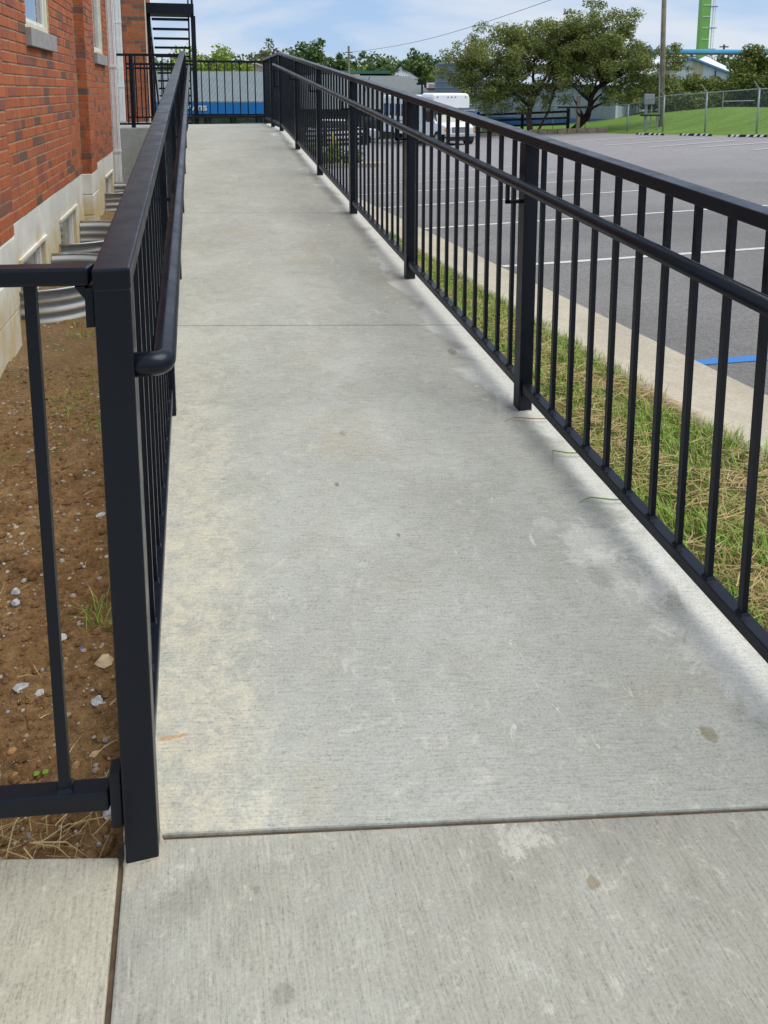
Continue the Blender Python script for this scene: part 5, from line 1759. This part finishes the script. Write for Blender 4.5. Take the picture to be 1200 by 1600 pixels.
# ------------------------------------------------------------------ shuttle bus
def bus():
    a0, d0 = 3.80, 41.15
    phi = R(24)
    zg = gzf(3.4, 42) + .0
    def T(x, y, z):      # x right across the front, y back along the bus
        return far(a0 + x * math.cos(phi) - y * math.sin(phi), d0 + x * math.sin(phi) * .9 + y * math.cos(phi), zg + z)
    root = thing('shuttle_bus', T(0, 0, 0), 'white cutaway shuttle bus parked across the lot behind the railing', 'bus')
    W = 1.17
    def loft(rings, name, mat, parent=root, bevel=.0, smooth=False):
        t = MB(T); ids = [[t.pt(p) for p in r] for r in rings]; n = len(ids[0])
        t.f.append(list(reversed(ids[0]))); t.f.append(ids[-1])
        for A, B in zip(ids, ids[1:]):
            for k in range(n): t.f.append([A[k], A[(k + 1) % n], B[(k + 1) % n], B[k]])
        return t.build(name, mat, parent, smooth=smooth, bevel=bevel)
    # coach body
    def sec(y, w, z0, z1, r=.18): return [(-w, y, z0), (w, y, z0), (w, y, z1 - r), (w - r * .3, y, z1 - r * .3), (w - r, y, z1), (-w + r, y, z1), (-w + r * .3, y, z1 - r * .3), (-w, y, z1 - r)]
    body = loft([sec(1.75, W, .45, 2.66), sec(6.9, W, .45, 2.66)], 'body', 'bus_white', bevel=.02)
    loft([sec(.42, W * .93, 1.98, 2.68, .2), sec(.55, W * .97, 1.96, 2.76, .2), sec(1.75, W, 1.98, 2.78, .2)], 'roof_cap', 'bus_white', bevel=.03)
    # cab
    w = .98
    cab = loft([[(-w, 0.35, .55), (w, .35, .55), (w, .35, 1.18), (-w, .35, 1.18)], [(-w, 1.75, .45), (w, 1.75, .45), (w, 1.75, 1.99), (-w, 1.75, 1.99)]], 'cab', 'bus_white', bevel=.03)
    loft([[(-.86, -.50, .62), (.86, -.50, .62), (.83, -.50, 1.02), (-.83, -.50, 1.02)], [(-w, .0, .6), (w, .0, .6), (.93, .0, 1.16), (-.93, .0, 1.16)], [(-w, .5, .6), (w, .5, .6), (.9, .5, 1.24), (-.9, .5, 1.24)]], 'bonnet', 'bus_white', bevel=.03)
    t = MB(T); t.hexa([(-.86, .40, 1.20), (.86, .40, 1.20), (.86, .50, 1.20), (-.86, .50, 1.20), (-.76, .86, 1.97), (.76, .86, 1.97), (.76, .96, 1.97), (-.76, .96, 1.97)]); t.build('windscreen', 'windscreen', root)
    for s in (-1, 1):
        t = MB(T); x0, x1 = s * (w - .03), s * (w + .008)
        t.hexa([(min(x0, x1), .62, 1.22), (max(x0, x1), .62, 1.22), (max(x0, x1), 1.55, 1.22), (min(x0, x1), 1.55, 1.22), (min(x0, x1), .98, 1.86), (max(x0, x1), .98, 1.86), (max(x0, x1), 1.55, 1.86), (min(x0, x1), 1.55, 1.86)])
        t.build('side_window', 'dark_glass', root)
        for k in range(5):
            y = 2.75 + k * .82
            t = MB(T); t.box(min(s * (W - .02), s * (W + .01)), max(s * (W - .02), s * (W + .01)), y, y + .68, 1.45, 2.15); t.build('side_window', 'dark_glass', root)
    t = MB(T); t.box(-W - .012, -W + .02, 1.95, 2.62, .55, 2.25); dr = t.build('door', 'dark_glass', root)
    t = MB(T); t.box(-.90, .90, -.62, -.48, .50, .68); t.build('bumper', 'chrome', root, bevel=.02)
    t = MB(T); t.box(-.80, .80, -.60, -.47, .28, .49); t.build('lower_valance', 'rubber', root)
    t = MB(T); t.box(-.45, .45, -.525, -.49, .72, 1.0); gr_ = t.build('grille', 'rubber', root)
    for k in range(4):
        t = MB(T); t.box(-.43, .43, -.54, -.522, .745 + k * .065, .775 + k * .065); t.build('bar', 'chrome', gr_)
    for s in (-1, 1):
        t = MB(T); t.box(s * .66 - .14, s * .66 + .14, -.53, -.48, .74, .96); hl = t.build('headlight', 'lens', root, bevel=.02)
        t = MB(T); t.box(s * .85 - .045, s * .85 + .045, -.52, -.46, .74, .96); t.build('indicator', 'amber', root)
        # mirrors
        t = MB(T); t.bar((s * 1.0, .7, 1.45), (s * 1.38, .45, 1.55), .03, .03); t.build('mirror_arm', 'rubber', root)
        t = MB(T); t.box(s * 1.42 - .11, s * 1.42 + .11, .38, .46, 1.38, 1.82); t.build('mirror', 'blue_plastic' if s > 0 else 'rubber', root, bevel=.02)
        for y, ww in ((.15, .26), (5.2, .30)):
            cx = s * (.98 - ww / 2 + .03)
            t = MB(T); n = 20
            t.extrude([(cx - ww / 2, y + .39 * math.cos(2 * math.pi * k / n), .39 + .39 * math.sin(2 * math.pi * k / n)) for k in range(n)], [(cx + ww / 2, y + .39 * math.cos(2 * math.pi * k / n), .39 + .39 * math.sin(2 * math.pi * k / n)) for k in range(n)])
            wh_ = t.build('wheel', 'rubber', root)
            t = MB(T); e = cx + s * ww / 2
            t.extrude([(e - .02, y + .2 * math.cos(2 * math.pi * k / n), .39 + .2 * math.sin(2 * math.pi * k / n)) for k in range(n)], [(e + .02, y + .2 * math.cos(2 * math.pi * k / n), .39 + .2 * math.sin(2 * math.pi * k / n)) for k in range(n)])
            t.build('rim', 'chrome', wh_)
    for x in (-.85, -.22, 0, .22, .85):
        t = MB(T); t.box(x - .035, x + .035, .40, .53, 2.54, 2.585); t.build('marker_lamp', 'rubber', root)
    t = MB(T); t.box(-.95, .95, .4, 6.6, .38, .56); t.build('chassis', 'rubber', root)
    t = MB(T); t.box(-W - .006, -W + .002, 1.9, 6.8, 1.15, 1.22); t.build('side_moulding', 'grey_box', root)
bus()

# parked cars half hidden by the railing
def car(a, d, rot, mat, label, pick=False):
    zg = gzf(a, d)
    def T(x, y, z): return far(a + x * math.cos(rot) - y * math.sin(rot), d + x * math.sin(rot) + y * math.cos(rot), zg + z)
    root = thing('parked_car', T(0, 0, 0), label, 'car', 'cars half hidden behind the railing')
    t = MB(T)
    side = [(-2.2, .32), (2.2, .32), (2.25, .62), (2.15, .86), (1.1, .96), (-2.1, .96), (-2.25, .7)]
    t.extrude([(x, -.88, z) for x, z in side], [(x, .88, z) for x, z in side]); t.build('body', mat, root, bevel=.05)
    top = [(-1.9, .95), (.95, .95), (.25, 1.44), (-1.35, 1.46)]
    t = MB(T); t.extrude([(x, -.78, z) for x, z in top], [(x, .78, z) for x, z in top]); t.build('cabin', 'dark_glass', root)
    t = MB(T); t.hexa([(-1.38, -.72, 1.44), (.25, -.72, 1.42), (.25, .72, 1.42), (-1.38, .72, 1.44), (-1.3, -.68, 1.49), (.15, -.68, 1.47), (.15, .68, 1.47), (-1.3, .68, 1.49)]); t.build('roof', mat, root)
    for x in (-1.4, 1.4):
        for y in (-.8, .8):
            t = MB(T); n = 16
            t.extrude([(x + .33 * math.cos(2 * math.pi * k / n), y - .1, .33 + .33 * math.sin(2 * math.pi * k / n)) for k in range(n)], [(x + .33 * math.cos(2 * math.pi * k / n), y + .1, .33 + .33 * math.sin(2 * math.pi * k / n)) for k in range(n)])
            w_ = t.build('wheel', 'rubber', root)
            t = MB(T); e = y + (.1 if y > 0 else -.1)
            t.extrude([(x + .19 * math.cos(2 * math.pi * k / n), e - .01, .33 + .19 * math.sin(2 * math.pi * k / n)) for k in range(n)], [(x + .19 * math.cos(2 * math.pi * k / n), e + .01, .33 + .19 * math.sin(2 * math.pi * k / n)) for k in range(n)])
            t.build('rim', 'chrome', w_)
    for y in (-.65, .65):
        t = MB(T); t.box(2.16, 2.235, y - .16, y + .16, .64, .80); t.build('headlight', 'lens', root)
M['car_dark'] = plain('dark_car_paint', (0.022, 0.024, 0.03), .25, .6, var=.05)
car(-2.6, 48.0, R(6), 'bus_white', 'white car behind the black board fence left of the bus')
car(-7.6, 48.4, R(2), 'car_dark', 'dark car behind the board fence, farther left than the white one')
yb = thing('bollard', far(-2.9, 43.6, gzf(-2.9, 43.6)), 'yellow bollard behind the lot island', 'bollard', 'yellow bollards beyond the island')
def boll(a, d, root):
    z = gzf(a, d); t = MB(far); t.tube([(a, d, z - .1), (a, d, z + .75), (a, d, z + .80)], [.08, .08, .03], 12); t.build('post', 'yellow', root, smooth=True)
boll(-2.9, 43.6, yb)
yb['label'] = 'yellow bollard farther left, beside the dark posts of the ramp railing'
yb2 = thing('bollard', far(-1.6, 43.4, gzf(-1.6, 43.4)), 'yellow bollard in front of the white car by the board fence', 'bollard', 'yellow bollards beyond the island')
boll(-1.6, 43.4, yb2)

# ------------------------------------------------------------------ small things on the dirt bed
for i, (x, y, r, m, lab, fl) in enumerate(DIRT_STONES):
    put_rock('stone', x, y, r, m, lab, 200 + i, flat=fl)

wd = thing('weed_tuft', (-.285, 1.99, dirt_z(-.285, 1.99)), 'tuft of green weed grass on the dirt left of the near post', 'weed')
quads('blade', blades(46, (-.315, -.25), (1.94, 2.06), dirt_z, .045, .0022, 1.3), 'grass', wd)['kind'] = 'stuff'
wd = thing('weed_patch', (-.50, 3.6, dirt_z(-.5, 3.6)), 'patch of sprouting green weeds beside the railing near the first window well', 'weed')
quads('blade', blades(420, (-.68, -.25), (3.2, 4.0), dirt_z, .03, .0024, 1.4, lambda x, y: 1 - 2.2 * math.hypot(x + .42, (y - 3.6) * .8)), 'grass', wd)['kind'] = 'stuff'
wd = thing('weed_patch', (-.9, 5.0, dirt_z(-.9, 5)), 'green weeds growing at the foot of the nearest window well', 'weed')
quads('blade', blades(380, (-.75, -.25), (4.6, 5.6), dirt_z, .035, .0026, 1.4), 'grass', wd)['kind'] = 'stuff'
tag(quads('dry_stems', blades(80, (-.50, -.185), (1.325, 1.40), dirt_z, .09, .0017, 1, flat=True, curl=.9), 'straw'), 'tangle of dry straw stems at the edge of the sidewalk', 'straw', kind='stuff')
tag(quads('loose_straw', blades(90, (-.75, -.185), (1.4, 4.2), dirt_z, .05, .0016, 1, flat=True, curl=.9), 'straw'), 'single dry stems scattered over the dirt', 'straw', kind='stuff')
t = MB(); rock(t, (-.315, 1.886, dirt_z(-.315, 1.886) + .004), .006, .5, 5, 3); tag(t.build('plastic_chip', 'blue_plastic'), 'tiny bright blue plastic chip lying on the dirt', 'litter')
sg = thing('seedling', (-.347, 1.522, dirt_z(-.347, 1.522)), 'two leaved bright green seedling above the near bottom rail', 'seedling')
for sx in (-1, 1):
    zz = dirt_z(-.347, 1.522) + .006
    t = MB(); c = Vector((-.347 + sx * .0085, 1.522, zz)); i0 = t.pt(c + Vector((0, 0, .001)))
    r_ = [t.pt(c + Vector((.006 * math.cos(k * math.pi / 4), .007 * math.sin(k * math.pi / 4), .0015 * math.cos(2 * k)))) for k in range(8)]
    for k in range(8): t.f.append([i0, r_[k], r_[(k + 1) % 8]])
    t.build('leaf', 'green_leaf', sg)
# stray grass blades hanging over the slab edge
for i, (x, y, l, lab) in enumerate(((1.25, 2.02, .10, 'long green grass blade lying over the slab edge'), (1.24, 2.30, .07, 'short curved grass blade over the slab edge farther up'), (1.22, 2.55, .10, 'thin dry curled stem lying on the slab by the bottom rail'))):
    z = ramp_z(y) + .004
    t = MB(); t.tube([(x + .06, y - .01, z + .01), (x, y, z + .012), (x - l * .6, y + .03, z + .012), (x - l, y + (.03 if i != 1 else -.03), z)], [.0022, .0024, .002, .0006], 5)
    tag(t.build('grass_blade', 'grass' if i < 2 else 'straw'), lab, 'grass blade')
